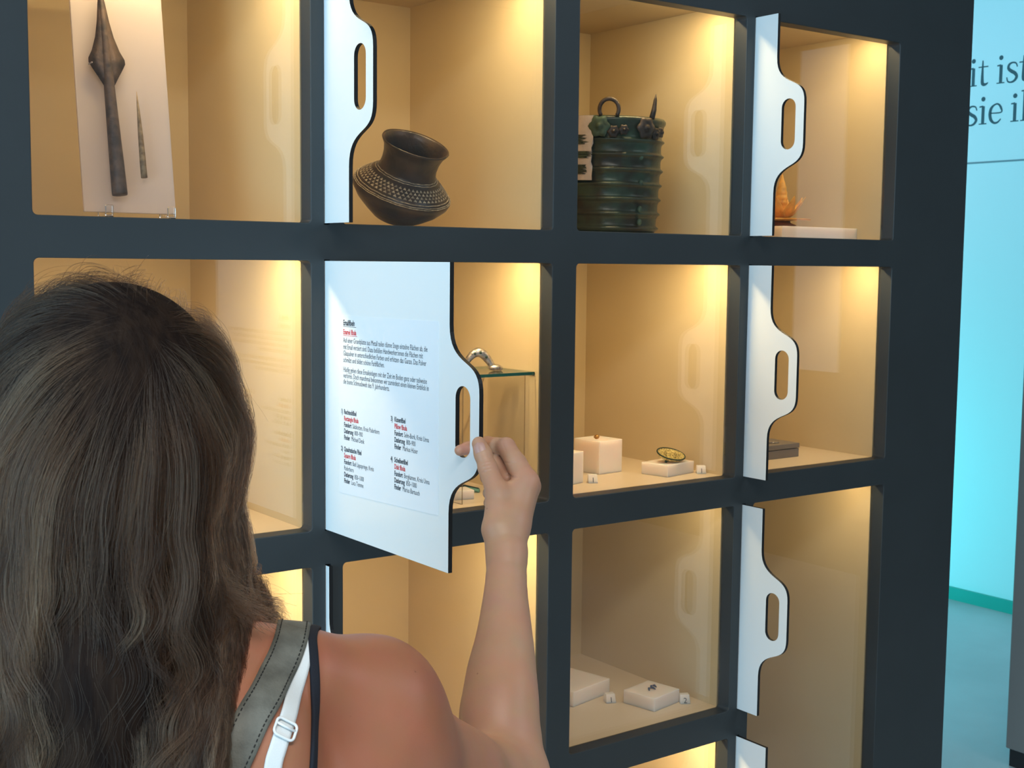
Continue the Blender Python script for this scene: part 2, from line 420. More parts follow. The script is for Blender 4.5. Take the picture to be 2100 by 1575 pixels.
def smooth_poly(pts, wid, n=6):
    if len(pts) < 3: return pts, wid
    P_, W2 = [], []
    for i in range(len(pts)-1):
        p0, p1, p2, p3 = pts[max(i-1, 0)], pts[i], pts[i+1], pts[min(i+2, len(pts)-1)]
        for j in range(n):
            t = j/n
            P_.append(tuple(.5*((2*b)+(-a+c)*t+(2*a-5*b+4*c-d)*t*t+(-a+3*b-3*c+d)*t**3) for a, b, c, d in zip(p0, p1, p2, p3)))
            W2.append(wid[i]*(1-t)+wid[i+1]*t)
    return P_+[pts[-1]], W2+[wid[-1]]
def wall_word(word, ystart, zbase, size):
    V, F = [], []; x = 0; lay = 0
    for ch in word:
        st, adv = glyph(ch)
        for pts, wid in st:
            lay += 1
            X_ = 4.9992-.00001*lay
            dot = len(pts) == 2 and wid[0] > .1
            if dot:
                o = len(V); n = 16
                for k in range(n): V.append((X_, ystart-size*(x+pts[0][0]+.058*math.cos(2*math.pi*k/n)), zbase+size*(pts[0][1]+.058*math.sin(2*math.pi*k/n))))
                F.append(tuple(range(o, o+n))); continue
            pp, ww = smooth_poly(pts, wid) if ch in 'es' or len(pts) > 3 else (pts, wid)
            o = len(V)
            for i, (px, pz_) in enumerate(pp):
                a, b = pp[max(i-1, 0)], pp[min(i+1, len(pp)-1)]
                dx, dz = b[0]-a[0], b[1]-a[1]; l = math.hypot(dx, dz) or 1
                nx, nz = -dz/l, dx/l
                for sgn in (1, -1): V.append((X_, ystart-size*(x+px+sgn*nx*ww[i]/2), zbase+size*(pz_+sgn*nz*ww[i]/2)))
            for i in range(len(pp)-1): F.append((o+2*i, o+2*i+1, o+2*i+3, o+2*i+2))
        x += adv
    return V, F
wr = bpy.data.objects['wall_right']
pyd('wall_text', *wall_word('it ist', 1.918, 2.523, .190), LET, wr)['kind'] = 'stuff'
pyd('wall_text', *wall_word('sie ih', 1.925, 2.338, .190), LET, wr)['kind'] = 'stuff'
pil = empty('showcase_pillar', (3.46, .17, 0)); tag(pil, 'grey-brown metal pillar standing on the floor at the picture\'s right edge', 'pillar')
PILM = mat('pillar_metal', (.30, .29, .28), .45)
box('shaft', (-.2, -.085, .06), (.2, .3, 2.4), PILM, pil, .004)
box('plinth', (-.19, -.075, 0), (.19, .29, .06), mat('pillar_plinth', (.03, .03, .033), .5), pil)
box('top_cap', (-.21, -.095, 2.4), (.21, .31, 2.43), PILM, pil, .003)

# ------------------------------------------------------------------ exhibits, first row
ZF = [rtop(k)-H_-.0015 for k in range(4)]
FROST = frosted_mat('pinkish_frosted_acrylic', (.93, .83, .80), .40)
CLEAR = mat('clear_acrylic', (1, 1, 1), .03, trans=1, ior=1.49)
IRON = mat('dark_brown_bronze', (.105, .068, .052), .55, metal=.25, noise=.5, nscale=60, bump=.5, bscale=180, col2=(.035, .025, .024))
BONE = mat('weathered_bone', (.30, .21, .12), .7, noise=.4, nscale=90, bump=.5, bscale=200, col2=(.12, .075, .04))
# leaning acrylic board with clips
LEAN = math.atan2(.05, .34)
bd = empty('acrylic_board', (.187, .118, ZF[0]+.0125), (-LEAN, 0, 0))
tag(bd, 'tall frosted acrylic board leaning in the niche behind the spearhead', 'board')
box('sheet', (-.0745, 0, 0), (.0745, .006, .445), FROST, bd, .001)
def clip_mesh():
    bm = bmesh.new()
    add_box(bm, (-.006, -.018, 0), (.006, .05, .006), .001)
    add_box(bm, (-.006, -.018, .006), (.006, -.010, .024), .002)
    add_box(bm, (-.006, .016, .006), (.006, .024, .05), .002)
    bmesh.ops.recalc_face_normals(bm, faces=bm.faces)
    me = bpy.data.meshes.new('easel_clip'); bm.to_mesh(me); bm.free(); me.materials.append(CLEAR); return me
CM = clip_mesh()
for x, lab in ((.147, 'small clear acrylic easel clip nearest the spear socket'), (.248, 'small clear acrylic easel clip below the bone point')):
    o = bpy.data.objects.new('easel_clip', CM); C.objects.link(o); o.location = (x, .118, ZF[0]); tag(o, lab, 'stand', 'acrylic easel clips')
# spearhead
sp = empty('spearhead', (.1655, .1075, 1.7500), (-LEAN, math.radians(-1.7), 0))
tag(sp, 'dark brown bronze spearhead with socketed shaft mounted on frosted board', 'spearhead')
prof = [(.0, .0), (.0115, .0), (.0120, .003), (.0112, .05), (.0095, .12), (.0080, .185), (.0064, .24), (.0040, .30), (.0012, .335), (0, .3365)]
v, f = lathe(prof, 20, False); pyd('socket', v, f, IRON, sp, True)
bl = [(.172, .008), (.186, .016), (.200, .0245), (.2085, .0292), (.2155, .0288), (.228, .0222), (.250, .0148), (.275, .0098), (.305, .0058), (.333, .001)]
V, F = [], []
for z, hw in bl:
    V += [(-hw, 0, z), (-hw*.35, -.0028*min(1, hw/.01), z), (0, -.0034*min(1, hw/.01), z), (hw*.35, -.0028*min(1, hw/.01), z), (hw, 0, z), (hw*.35, .0028*min(1, hw/.01), z), (0, .003, z), (-hw*.35, .0028*min(1, hw/.01), z)]
for i in range(len(bl)-1):
    for k in range(8): F.append((i*8+k, i*8+(k+1) % 8, (i+1)*8+(k+1) % 8, (i+1)*8+k))
F += [tuple(range(7, -1, -1)), tuple((len(bl)-1)*8+k for k in range(8))]
pyd('blade', V, F, IRON, sp, True)
for x, z in ((-.028, .205), (.006, .052)): pyd('wire_pin', *tube([(x, -.012, z), (x, .002, z+.001)], .0012, 6), CLEAR, sp)
v, f = tube([(.0, 0, 0), (-.0006, 0, .03), (-.0012, 0, .07), (-.0022, 0, .11), (-.0030, 0, .138)], [.0052, .0050, .0040, .0022, .0004], 9)
bp_ = pyd('bone_point', v, f, BONE, None, True); bp_.location = (.2065, .1105, 1.779); bp_.rotation_euler = (-LEAN, 0, 0)
tag(bp_, 'slender pale brown bone point mounted beside the large spearhead', 'bone point')

# clay pot
CLAY = mat('burnished_dark_clay', (.060, .036, .022), .34, noise=.6, nscale=22, bump=.35, bscale=120, col2=(.018, .014, .012))
INLAY = mat('chalky_inlay', (.40, .34, .24), .8, noise=.4, nscale=150)
pot = empty('clay_pot', (.722, .205, ZF[0]+.018)); pot.rotation_mode = 'QUATERNION'; pot.rotation_quaternion = Vector((0, 0, 1)).rotation_difference(Vector((.028, -.468, .86))); pot.scale = (.91, .91, .91)
tag(pot, 'dark brown tilted clay pot with flaring neck and incised triangle band', 'pot')
pr = [(.0, .006), (.034, .004), (.046, .008), (.066, .023), (.088, .042), (.1015, .060), (.1035, .070), (.098, .079), (.086, .091), (.073, .1015), (.0625, .109), (.059, .116), (.0575, .128), (.0585, .142), (.0625, .157), (.0685, .1665), (.0705, .1700), (.0695, .1725), (.0655, .1700), (.0600, .158), (.0545, .142), (.0530, .128), (.0555, .112), (.080, .088), (.094, .070), (.080, .044), (.04, .016), (0, .012)]
wob = lambda a, z: 1+.010*math.sin(2*a+.6)+.006*math.sin(5*a+z*60)
v, f = lathe(pr, 72, False, wob); pb = pyd('body', v, f, CLAY, pot, True)
def ring(r, z, t):
    return tube([(r*wob(2*math.pi*i/72, z)*math.cos(2*math.pi*i/72), r*wob(2*math.pi*i/72, z)*math.sin(2*math.pi*i/72), z+.0004*math.sin(i*1.7)) for i in range(72)], t, 6, True)
for r, z in ((.0615, .1105), (.0652, .1075), (.0965, .0805), (.1005, .0765), (.1022, .0738)): pyd('inlay_ring', *ring(r+.0003, z, .0009), INLAY, pot, True)
tri = []
for row in range(4):
    for k in range(54):
        a = 2*math.pi*(k+.5*(row % 2))/54
        t0 = .12+row*.215; r0 = .0690+(.0935-.0690)*t0; z0 = .1045+(.0832-.1045)*t0
        t1 = t0+.17; r1 = .0690+(.0935-.0690)*t1; z1 = .1045+(.0832-.1045)*t1
        da = .042
        q = [(r1, a-da, z1), (r1, a+da, z1), (r0, a, z0)]
        vv = []
        for off in (-.001, .0011):
            for rr, aa, zz in q:
                rr = rr*wob(aa, zz)+off*.66; vv.append((rr*math.cos(aa), rr*math.sin(aa), zz+off*.75))
        tri.append((vv, [(3, 4, 5), (0, 3, 5, 2), (1, 4, 3, 0), (2, 5, 4, 1)]))
pyd('triangle_band', *merge(*tri), INLAY, pot)['kind'] = 'stuff'

# bronze bucket
PAT = mat('green_bronze_patina', (.043, .073, .047), .30, metal=.15, noise=.5, nscale=26, bump=.35, bscale=90, col2=(.032, .030, .020))
PATL = mat('pale_green_patina', (.055, .090, .058), .6, metal=.15, noise=.4, nscale=60)
PATD = mat('dark_bronze', (.06, .045, .036), .45, metal=.4, noise=.5, nscale=40, bump=.4, bscale=140)
bk = empty('bronze_bucket', (1.250, .20, ZF[0]), (math.radians(2), math.radians(.5), math.radians(-25)))
tag(bk, 'dark green ribbed bronze bucket with ring handle lugs in lit niche', 'bucket')
pr = [(0, .003), (.096, .0015), (.100, .004), (.1005, .012)]
for i in range(7):
    z = .0165+i*.0298; rr = .1020+i*.0011
    pr += [(rr, z-.0062), (rr+.0012, z-.0044), (rr+.0050, z-.0014), (rr+.0058, z+.0004), (rr+.0046, z+.0022), (rr+.0008, z+.0048), (rr-.0002, z+.0075), (rr-.0002, z+.0190)]
pr += [(.1105, .222), (.1120, .228), (.1145, .232), (.1150, .238), (.1110, .2425), (.1085, .242), (.1065, .232), (.104, .1), (.098, .01), (0, .008)]
v, f = lathe(pr, 80, False, lambda a, z: 1+.006*math.sin(3*a+z*25)+.004*math.sin(7*a+z*70)); pyd('body', v, f, PAT, bk, True)
def polar(a, r, z): return (r*math.cos(a), r*math.sin(a), z)
BA = math.radians(-112)       # lug directions seen from the room
for (ang, tilt) in ((-108, 0), (-58, 1)):
    a = math.radians(ang); c0 = Vector(polar(a, .112, .252)); tn = Vector((-math.sin(a), math.cos(a), 0)); ra = Vector((math.cos(a), math.sin(a), 0))
    if not tilt:
        pts = [c0+tn*.0195*math.cos(t)+Vector((0, 0, 1))*(.002+.021*math.sin(t)) for t in [math.radians(-35+250*i/22) for i in range(23)]]
        pyd('ring_lug', *tube(pts, .0042, 9), PATD, bk, True)
    else:
        pyd('broken_lug', *tube([c0+Vector((0, 0, -.012)), c0+tn*.006+Vector((0, 0, .006)), c0+tn*.009+Vector((0, 0, .026)), c0+tn*.010+Vector((0, 0, .038))], [.0058, .0052, .0034, .0006], 8), PATD, bk, True)
    for j, (da, dz, sz) in enumerate(((-.16, -.020, .021), (.09, -.030, .012), (.27, -.026, .010))):
        cc = Vector(polar(a+da, .1155, .236+dz+.004)); ta = Vector((-math.sin(a+da), math.cos(a+da), 0)); rv = Vector((math.cos(a+da), math.sin(a+da), 0))
        V, F = [], []; n = 24
        for lay, (rr, dr) in enumerate(((1.0, -.002), (1.0, .002), (.62, .0035), (.34, .0025), (.28, .006), (.0, .007))):
            for k in range(n):
                t = 2*math.pi*k/n; w2 = sz*rr*(1+(.12*math.cos(6*t) if lay < 3 else 0)); V.append(cc+ta*w2*math.cos(t)+Vector((0, 0, 1))*w2*math.sin(t)+rv*dr)
        for i in range(5):
            for k in range(n): F.append((i*n+k, i*n+(k+1) % n, (i+1)*n+(k+1) % n, (i+1)*n+k))
        pyd('rosette', V, F, PATL if (j == 0 and not tilt) else PATD, bk, True)
for z, a in ((.030, -68), (.056, -68), (.109, -68), (.162, -69)):
    pyd('rivet', *blob(polar(math.radians(a), .1065, z), (.0055, .0055, .0070), 10, 6), PATL, bk, True)
# plaster infill with green fragments on the bucket's left side
PLAS = mat('beige_plaster_infill', (.62, .52, .44), .8, noise=.1, nscale=60)
def patch(a0, a1, z0, z1, r, mt, name, jag=.06, seed=1):
    rg = random.Random(seed); n, mz = 14, 14; V, F = [], []
    for off in (0, .0035):
        for j in range(mz+1):
            z = z0+(z1-z0)*j/mz; ja = jag*(rg.random()-.5); jb = jag*(rg.random()-.5)
            for i in range(n+1):
                a = math.radians(a0)+ja+(math.radians(a1-a0)-ja+jb)*i/n; V.append(polar(a, r+off, z))
    st = (n+1)*(mz+1)
    for j in range(mz):
        for i in range(n):
            q = (j*(n+1)+i, j*(n+1)+i+1, (j+1)*(n+1)+i+1, (j+1)*(n+1)+i); F.append(tuple(x+st for x in q)); F.append(q[::-1])
    for i in range(n):
        F += [(i, i+1, st+i+1, st+i), (mz*(n+1)+i+1, mz*(n+1)+i, st+mz*(n+1)+i, st+mz*(n+1)+i+1)]
    for j in range(mz):
        a, b = j*(n+1), (j+1)*(n+1); F += [(b, a, st+a, st+b), (a+n, b+n, st+b+n, st+a+n)]
    return pyd(name, V, F, mt, bk)
patch(-183, -124, .112, .2415, .1145, PLAS, 'plaster_infill', .05, 3)
for i, (a0, a1, z0, z1) in enumerate(((-160, -133, .184, .203), (-160, -127, .156, .170), (-160, -131, .124, .143))): patch(a0, a1, z0, z1, .1165, PAT, 'bronze_fragment', .22, 11+i)

# lotus carving on its block
AMB = mat('amber_carving', (.86, .44, .10), .35, sss=.15, noise=.25, nscale=40)
WB = mat('white_frosted_block', (.86, .76, .70), .45, sss=1); WB.node_tree.nodes['Principled BSDF'].inputs['Subsurface Radius'].default_value = (1, .8, .7); WB.node_tree.nodes['Principled BSDF'].inputs['Subsurface Scale'].default_value = .03
lb = box('display_block', (-.16, -.07, 0), (.105, .07, .030), WB, None, .001); lb.location = (1.850, .175, ZF[0])
tag(lb, 'low white block in the upper right niche carrying the orange lotus', 'display block')
lo_ = empty('lotus_carving', (1.762, .175, ZF[0]+.030)); tag(lo_, 'orange carved lotus with pointed petals on low white block', 'carving')
def petal(a, length, width, rise, drop, n=8):
    V, F = [], []; d = Vector((math.cos(a), math.sin(a), 0)); t = Vector((-math.sin(a), math.cos(a), 0))
    for side in (0, 1):
        for i in range(n+1):
            s = i/n; wd = width*math.sin(math.pi*min(1, s*.86+.14))**.8*(1-.0*s) if i < n else .0006
            c = d*(length*s)+Vector((0, 0, 1))*(rise*s**1.6+drop*(s-s*s))
            for q in (-1, -.5, 0, .5, 1): V.append(c+t*wd*q+Vector((0, 0, 1))*(.006*q*q*(1-s)*rise/.06+(.0024 if side else 0)))
    st = (n+1)*5
    for i in range(n):
        for q in range(4):
            a_ = (i*5+q, i*5+q+1, (i+1)*5+q+1, (i+1)*5+q); F.append(tuple(x+st for x in a_)); F.append(a_[::-1])
        F += [((i+1)*5, i*5, st+i*5, st+(i+1)*5), (i*5+4, (i+1)*5+4, st+(i+1)*5+4, st+i*5+4)]
    return V, F
for k in range(9):
    q = pyd('petal', *petal(2*math.pi*k/9+.2, .072, .016, .006, .018), AMB, lo_, True); q.location = (0, 0, .010)
for k in range(8):
    q = pyd('petal', *petal(2*math.pi*k/8+.5, .056, .015, .054, -.012), AMB, lo_, True); q.location = (0, 0, .014)
pyd('stem_base', *lathe([(0, 0), (.034, 0), (.036, .004), (.022, .010), (.020, .018), (0, .020)], 28, False), mat('dark_amber', (.22, .08, .03), .4), lo_, True)
prr = [(0, .018)]
for i in range(26): z = .02+i*.004; prr.append((max(.002, .0135*math.sin(math.pi*min(1, (i+5)/31))*(1+.07*math.cos(i*2.1))), z))
prr.append((0, .124)); pyd('carved_bud', *lathe(prr, 24, False), AMB, lo_, True)

# ------------------------------------------------------------------ exhibits, second row
def block(loc, size, rz, label, mt=WB, bev=.0012, grp='frosted display blocks'):
    o = box('display_block', (-size[0]/2, -size[1]/2, 0), (size[0]/2, size[1]/2, size[2]), mt, None, bev)
    o.location = loc; o.rotation_euler = (0, 0, rz); return tag(o, label, 'display block', grp)
GOLD = mat('pale_gold', (1.0, .84, .34), .3, metal=.45, noise=.5, nscale=260, bump=.8, bscale=420, col2=(.30, .22, .07))
SILV = mat('worn_silver', (.62, .58, .54), .3, metal=.85, noise=.4, nscale=140, bump=.6, bscale=260, col2=(.22, .19, .17))
TURQ = mat('turquoise_patina', (.13, .33, .26), .6, noise=.4, nscale=160, bump=.5, bscale=250)
DKG = mat('dark_green_bronze', (.02, .045, .03), .5, metal=.3)
block((1.262, .232, ZF[1]), (.071, .078, .072), math.radians(6), 'tall frosted cube with a tiny bead on top')
bd_ = pyd('bead', *merge(blob((0, 0, .005), (.006, .006, .005)), tube([(-.0075, 0, .005), (.0075, 0, .005)], .0014, 8)), mat('old_gold', (.42, .22, .06), .35, metal=.7), None, True); bd_.location = (1.252, .226, ZF[1]+.072)
tag(bd_, 'tiny brown gold bead on top of the tall frosted cube', 'bead')
block((1.110, .148, ZF[1]), (.046, .046, .066), math.radians(14), 'shorter frosted block cut off by the mullion edge, left of the bead cube')
GB = block((1.372, .127, ZF[1]), (.097, .070, .026), math.radians(11), 'low frosted block carrying the gold disc brooch')
br = empty('disc_brooch', (1.372, .124, ZF[1]+.0305), (math.radians(23), math.radians(4), 0)); tag(br, 'oval gold disc brooch with dark green rim on frosted block', 'brooch')
n = 40; eo = lambda s, z: [(s*.035*math.cos(2*math.pi*i/n), s*.026*math.sin(2*math.pi*i/n), z) for i in range(n)]
V, F = [], []
for s, z in ((.55, .004), (.92, .0075), (1.0, .011), (1.01, .0135), (.97, .0145), (.90, .012), (.5, .0105), (.02, .011)): V += eo(s, z)
for i in range(7):
    for k in range(n): F.append((i*n+k, i*n+(k+1) % n, (i+1)*n+(k+1) % n, (i+1)*n+k))
pyd('plate', V, F, GOLD, br, True)
pyd('rim', *tube([(.0352*math.cos(2*math.pi*i/n), .0262*math.sin(2*math.pi*i/n), .0138) for i in range(n)], .0016, 8, True), DKG, br, True)
rg = random.Random(5); bumps = []
for i in range(42):
    a, q = rg.random()*6.283, math.sqrt(rg.random())*.86; bumps.append(blob((.033*q*math.cos(a), .0245*q*math.sin(a), .0115), (.0016+rg.random()*.0018,)*2+(.0016,), 7, 4))
pyd('granulation', *merge(*bumps), GOLD, br, True)['kind'] = 'stuff'
pyd('pin_catch', *merge(blob((-.022, -.014, .004), (.003, .003, .004), 8, 5), tube([(-.022, -.014, .004), (.015, -.010, .006)], .0013, 6)), DKG, br, True)
def label_cube(loc, rz, digit, lab, size=.020):
    """small slanted clear block with a number"""
    o = empty('label_cube', loc, (0, 0, rz)); tag(o, lab, 'label cube', 'clear number cubes')
    s = size/2; h = size*.85
    V = [(-s, -s, 0), (s, -s, 0), (s, s, 0), (-s, s, 0), (-s*.9, -s*.35, h), (s*.9, -s*.35, h), (s*.9, s, h), (-s*.9, s, h)]
    pyd('cube_body', V, [(3, 2, 1, 0), (0, 1, 5, 4), (1, 2, 6, 5), (2, 3, 7, 6), (3, 0, 4, 7), (4, 5, 6, 7)], WB, o)
    cu = bpy.data.curves.new('t', 'FONT'); cu.body = digit; cu.size = size*.75; cu.align_x = 'CENTER'; cu.resolution_u = 2
    t = bpy.data.objects.new('t', cu); C.objects.link(t); dg = bpy.context.evaluated_depsgraph_get(); dg.update()
    me = bpy.data.meshes.new_from_object(t.evaluated_get(dg)); bpy.data.objects.remove(t)
    d = link('number', me, INK, o); sl = math.atan2(h, s*.65); d.rotation_euler = (sl, 0, 0); d.location = (0, -s-.0004+.0006, h*.12); d.location.y = -s+.65*s*.12-.0006
    return o
FROST2 = frosted_mat('clear_label_acrylic', (.95, .94, .92), .30)
label_cube((1.155, .122, ZF[1]), math.radians(-30), '1', 'small clear number cube in front of the tall frosted cube')
label_cube((1.432, .086, ZF[1]), math.radians(-34), '1', 'small clear number cube beside the gold brooch block')
# flat grey box
gx = empty('flat_box', (1.742, .189, ZF[1])); tag(gx, 'flat grey lidded box lying in the niche behind the pull-out panel', 'box')
GRB = mat('grey_box_card', (.20, .17, .145), .6)
box('tray', (-.066, -.05, 0), (.066, .05, .020), GRB, gx, .001)
lid = box('lid', (-.067, -.051, .0215), (.067, .051, .033), GRB, gx, .001)
pyd('pin', *tube([(-.005, -.02, .0345), (.018, -.03, .0345)], .0018, 6), SILV, gx, True)
# glass bridge shelf with silver bow brooch, green brooch below
gs = empty('glass_shelf', (.862, .128, ZF[1])); tag(gs, 'small green-edged glass bridge shelf inside the niche behind the hand', 'glass shelf')
EDGE = mat('green_glass_edge', (.02, .16, .11), .15, trans=.3)
bm = bmesh.new(); add_box(bm, (-.085, -.078, .2385), (.082, .078, .2445)); top = bmo('shelf_plate', bm, GLASS, gs)
for lo, hi in (((-.086, -.079, .2386), (.083, -.0778, .2444)), ((.0818, -.079, .2386), (.083, .079, .2444)), ((-.086, .0778, .2386), (.083, .079, .2444))): box('polished_edge', lo, hi, EDGE, top)
for x in (-.070, .074):
    sdp = box('support_pane', (x-.0025, -.060, 0), (x+.0025, .060, .2385), GLASS, gs)
    box('pane_edge', (x-.0006, -.0608, 0), (x+.0006, -.060, .2385), mat('pane_edge_amber', (.32, .20, .08), .3), sdp)
sb = empty('bow_brooch', (.868, .115, ZF[1]+.2445), (0, 0, math.radians(-25))); tag(sb, 'silver arched bow brooch standing on the glass shelf', 'brooch')
arc = [(-.030+.052*i/14, 0, .006+.030*math.sin(math.pi*(.12+.88*i/14))) for i in range(15)]
pyd('bow', *tube(arc, [.0055+.0035*math.sin(math.pi*i/14) for i in range(15)], 10), SILV, sb, True)
pyd('foot_plate', *merge(blob((.026, 0, .0065), (.014, .011, .0065), 14, 8), blob((.036, .004, .005), (.006, .006, .005), 10, 6)), SILV, sb, True)
pyd('head_plate', *blob((-.031, 0, .009), (.008, .014, .009), 14, 8), SILV, sb, True)
for i in (4, 7, 10):
    c = arc[i]; pyd('stud', *blob((c[0], -.0085, c[2]), (.0028, .0018, .0028), 8, 5), DKG, sb, True)
gb = empty('green_brooch', (.874, .180, ZF[1]), (0, 0, math.radians(-38))); tag(gb, 'turquoise corroded bronze brooch on the niche floor behind the hand', 'brooch')
V, F = [], []
for z in (0, .005):
    for i in range(18):
        t = i/17; V += [(-.03+.06*t, -(.004+.010*abs(math.sin(5*t))*(1-.3*t)), z+.004*math.sin(3.1*t)), (-.03+.06*t, (.004+.009*abs(math.cos(4*t))*(1-.3*t)), z+.004*math.sin(3.1*t))]
for i in range(17):
    a = 2*i; F += [(a, a+2, a+3, a+1), (36+a, 36+a+1, 36+a+3, 36+a+2), (a, 36+a, 36+a+2, a+2), (a+1, a+3, 36+a+3, 36+a+1)]
F += [(0, 1, 37, 36), (34, 70, 71, 35)]
pyd('plate', V, F, TURQ, gb, True); pyd('pin', *tube([(-.028, 0, .006), (0, .002, .012), (.028, 0, .006)], .0018, 6), DKG, gb, True)
block((.822, .125, ZF[1]), (.050, .040, .018), math.radians(-10), 'small white block hidden mostly behind the pulled-out panel')
# silver fragment in the niche behind the woman
block((.352, .20, ZF[1]), (.060, .060, .012), .3, 'thin white block beside the woman\'s cheek')
fr_ = empty('filigree_fragment', (.352, .20, ZF[1]+.012)); tag(fr_, 'small silver openwork fragment on the thin white block beside the woman', 'fragment')
for j in range(5):
    a = j*1.2566; c = (.013*math.cos(a), .010*math.sin(a))
    pyd('scroll', *tube([(c[0]+.008*math.cos(t), c[1]+.007*math.sin(t), .004+.003*math.sin(t*2+j)+.006*(j % 2)) for t in [6.2832*i/16 for i in range(16)]], .0018, 6, True), SILV, fr_, True)
# ------------------------------------------------------------------ exhibits, third row
BLUE = mat('dark_blue_enamel', (.045, .06, .13), .4, noise=.6, nscale=200)
block((1.350, .140, ZF[2]), (.092, .085, .030), math.radians(11), 'square frosted block with a blue fragment in the lower niche')
block((1.236, .297, ZF[2]), (.130, .145, .034), math.radians(12), 'wide frosted block cut off by the mullion in the lower niche')
for (x, y, z, lab) in ((1.352, .142, ZF[2]+.030, 'dark blue enamel fragment on the square frosted block'), (1.218, .285, ZF[2]+.034, 'dark blue enamel fragment on the wide frosted block')):
    e = empty('enamel_fragment', (x, y, z), (0, 0, .5)); tag(e, lab, 'fragment', 'blue enamel fragments')
    for j, (dx, dy, a) in enumerate(((-.012, .002, .4), (-.003, -.004, 1.3), (.006, .003, .2), (.013, -.002, 1.0))):
        pyd('sliver', *tube([(dx-.007*math.cos(a), dy-.007*math.sin(a), .002), (dx, dy, .004), (dx+.007*math.cos(a), dy+.007*math.sin(a), .002)], [.0012, .0028, .0012], 6), BLUE, e, True)
label_cube((1.277, .195, ZF[2]), math.radians(-20), '1', 'clear number cube between the two frosted blocks in the lower niche', .022)
label_cube((1.410, .098, ZF[2]), math.radians(-30), '2', 'clear number cube nearest the glass in the lower niche', .022)
#PART3
# ------------------------------------------------------------------ the woman (local frame: x right, y away from camera, z up)
person = empty('person', (-.1388, -.7896, 0), (0, 0, -YAW))
tag(person, 'woman seen from behind with long wavy dark brown hair, right hand holding the panel handle', 'person')

def cone(P, a, b, ra, rb):
    a = np.array(a, np.float32); b = np.array(b, np.float32); ab = b-a
    t = np.clip(((P-a)@ab)/float(ab@ab), 0, 1)
    return np.linalg.norm(P-a-t[:, None]*ab, axis=1)-(ra+(rb-ra)*t)
def ell(P, c, r):
    q = (P-np.array(c, np.float32)); r = np.array(r, np.float32)
    k0 = np.linalg.norm(q/r, axis=1); k1 = np.linalg.norm(q/(r*r), axis=1)
    return k0*(k0-1)/np.maximum(k1, 1e-6)
def smin(a, b, k):
    h = np.clip(.5+.5*(b-a)/k, 0, 1); return b+(a-b)*h-k*h*(1-h)
def chain(P, pts, k):
    d = None
    for (a, ra), (b, rb) in zip(pts[:-1], pts[1:]):
        e = cone(P, a, b, ra, rb); d = e if d is None else smin(d, e, k)
    return d
SH = (.193, .1085, 1.2085); EL = (.334, .3326, 1.032)
HC = (-.012, .018, 1.528); FA = math.radians(24)       # head centre, face turned right
fx, fy = math.sin(FA), math.cos(FA)
def hd(r_, f_, z_): return (HC[0]+r_*fy+f_*fx, HC[1]-r_*fx+f_*fy, HC[2]+z_)
def torso(P):
    d = ell(P, (0, .022, 1.11), (.150, .102, .21))
    d = smin(d, ell(P, (0, .025, .95), (.128, .092, .2)), .05)
    d = smin(d, ell(P, (0, .02, .86), (.162, .110, .13)), .06)
    d = smin(d, chain(P, [((-.01, .01, 1.288), .054), ((.130, .056, 1.2460), .0485), (SH, .060)], .03), .045)
    d = smin(d, chain(P, [((.01, .01, 1.288), .054), ((-.12, .012, 1.250), .0490), ((-.195, .02, 1.235), .060)], .03), .045)
    d = smin(d, ell(P, (.100, -.028, 1.195), (.062, .052, .075)), .04)
    d = smin(d, ell(P, (-.095, -.030, 1.195), (.062, .052, .075)), .04)
    return d
def head(P):
    d = ell(P, hd(0, -.012, .004), (.073, .088, .080))
    d = smin(d, ell(P, hd(0, .030, -.055), (.056, .056, .062)), .03)
    d = smin(d, cone(P, hd(0, .085, .012), hd(0, .108, -.022), .006, .011), .012)     # nose
    d = smin(d, ell(P, hd(0, .072, -.094), (.022, .016, .014)), .02)                  # chin
    d = smin(d, ell(P, hd(0, .084, -.058), (.022, .010, .010)), .01)                  # lips
    for s in (-1, 1):
        d = smin(d, ell(P, hd(s*.042, .060, -.028), (.024, .024, .022)), .02)         # cheek
        d = np.maximum(d, -ell(P, hd(s*.031, .092, .006), (.016, .010, .009)))        # eye socket
        d = smin(d, ell(P, hd(s*.031, .076, .004), (.013, .0125, .0125)), .004)
        d = smin(d, ell(P, hd(s*.076, -.004, -.008), (.008, .018, .030)), .008)       # ear
    d = smin(d, cone(P, (-.004, .012, 1.30), (-.008, .018, 1.45), .056, .052), .03)
    return d
def spline(pts, n):
    """round-cone chain resampled smoothly"""
    A = np.array([(*c, r) for c, r in pts]); o = []
    for t in np.linspace(0, len(A)-1, n):
        i = min(int(t), len(A)-2); u = t-i; p0, p1, p2, p3 = A[max(i-1, 0)], A[i], A[i+1], A[min(i+2, len(A)-1)]
        q_ = .5*((2*p1)+(-p0+p2)*u+(2*p0-5*p1+4*p2-p3)*u*u+(-p0+3*p1-3*p2+p3)*u**3); o.append((tuple(q_[:3]), float(q_[3])))
    return o
FORE = spline([(EL, .0455), ((.321, .378, 1.090), .0485), ((.3215, .3985, 1.118), .0460), ((.3224, .423, 1.142), .0424), ((.3247, .443, 1.166), .0375), ((.3258, .468, 1.1915), .0325), ((.3260, .483, 1.211), .0290), ((.3265, .502, 1.2336), .0265), ((.3275, .531, 1.268), .0252)], 22)
def right_arm(P):
    d = chain(P, spline([(SH, .0645), ((.212, .155, 1.158), .0580), ((.258, .225, 1.095), .0530), (EL, .0475)], 9), .006)
    d = smin(d, chain(P, FORE, .004), .020)
    d = smin(d, cone(P, (.222, .140, 1.128), (.275, .215, 1.085), .058, .052), .03)
    return smin(d, cone(P, (.125, .0, 1.12), (.215, .10, 1.165), .060, .056), .05)
WR = (.3275, .534, 1.270)
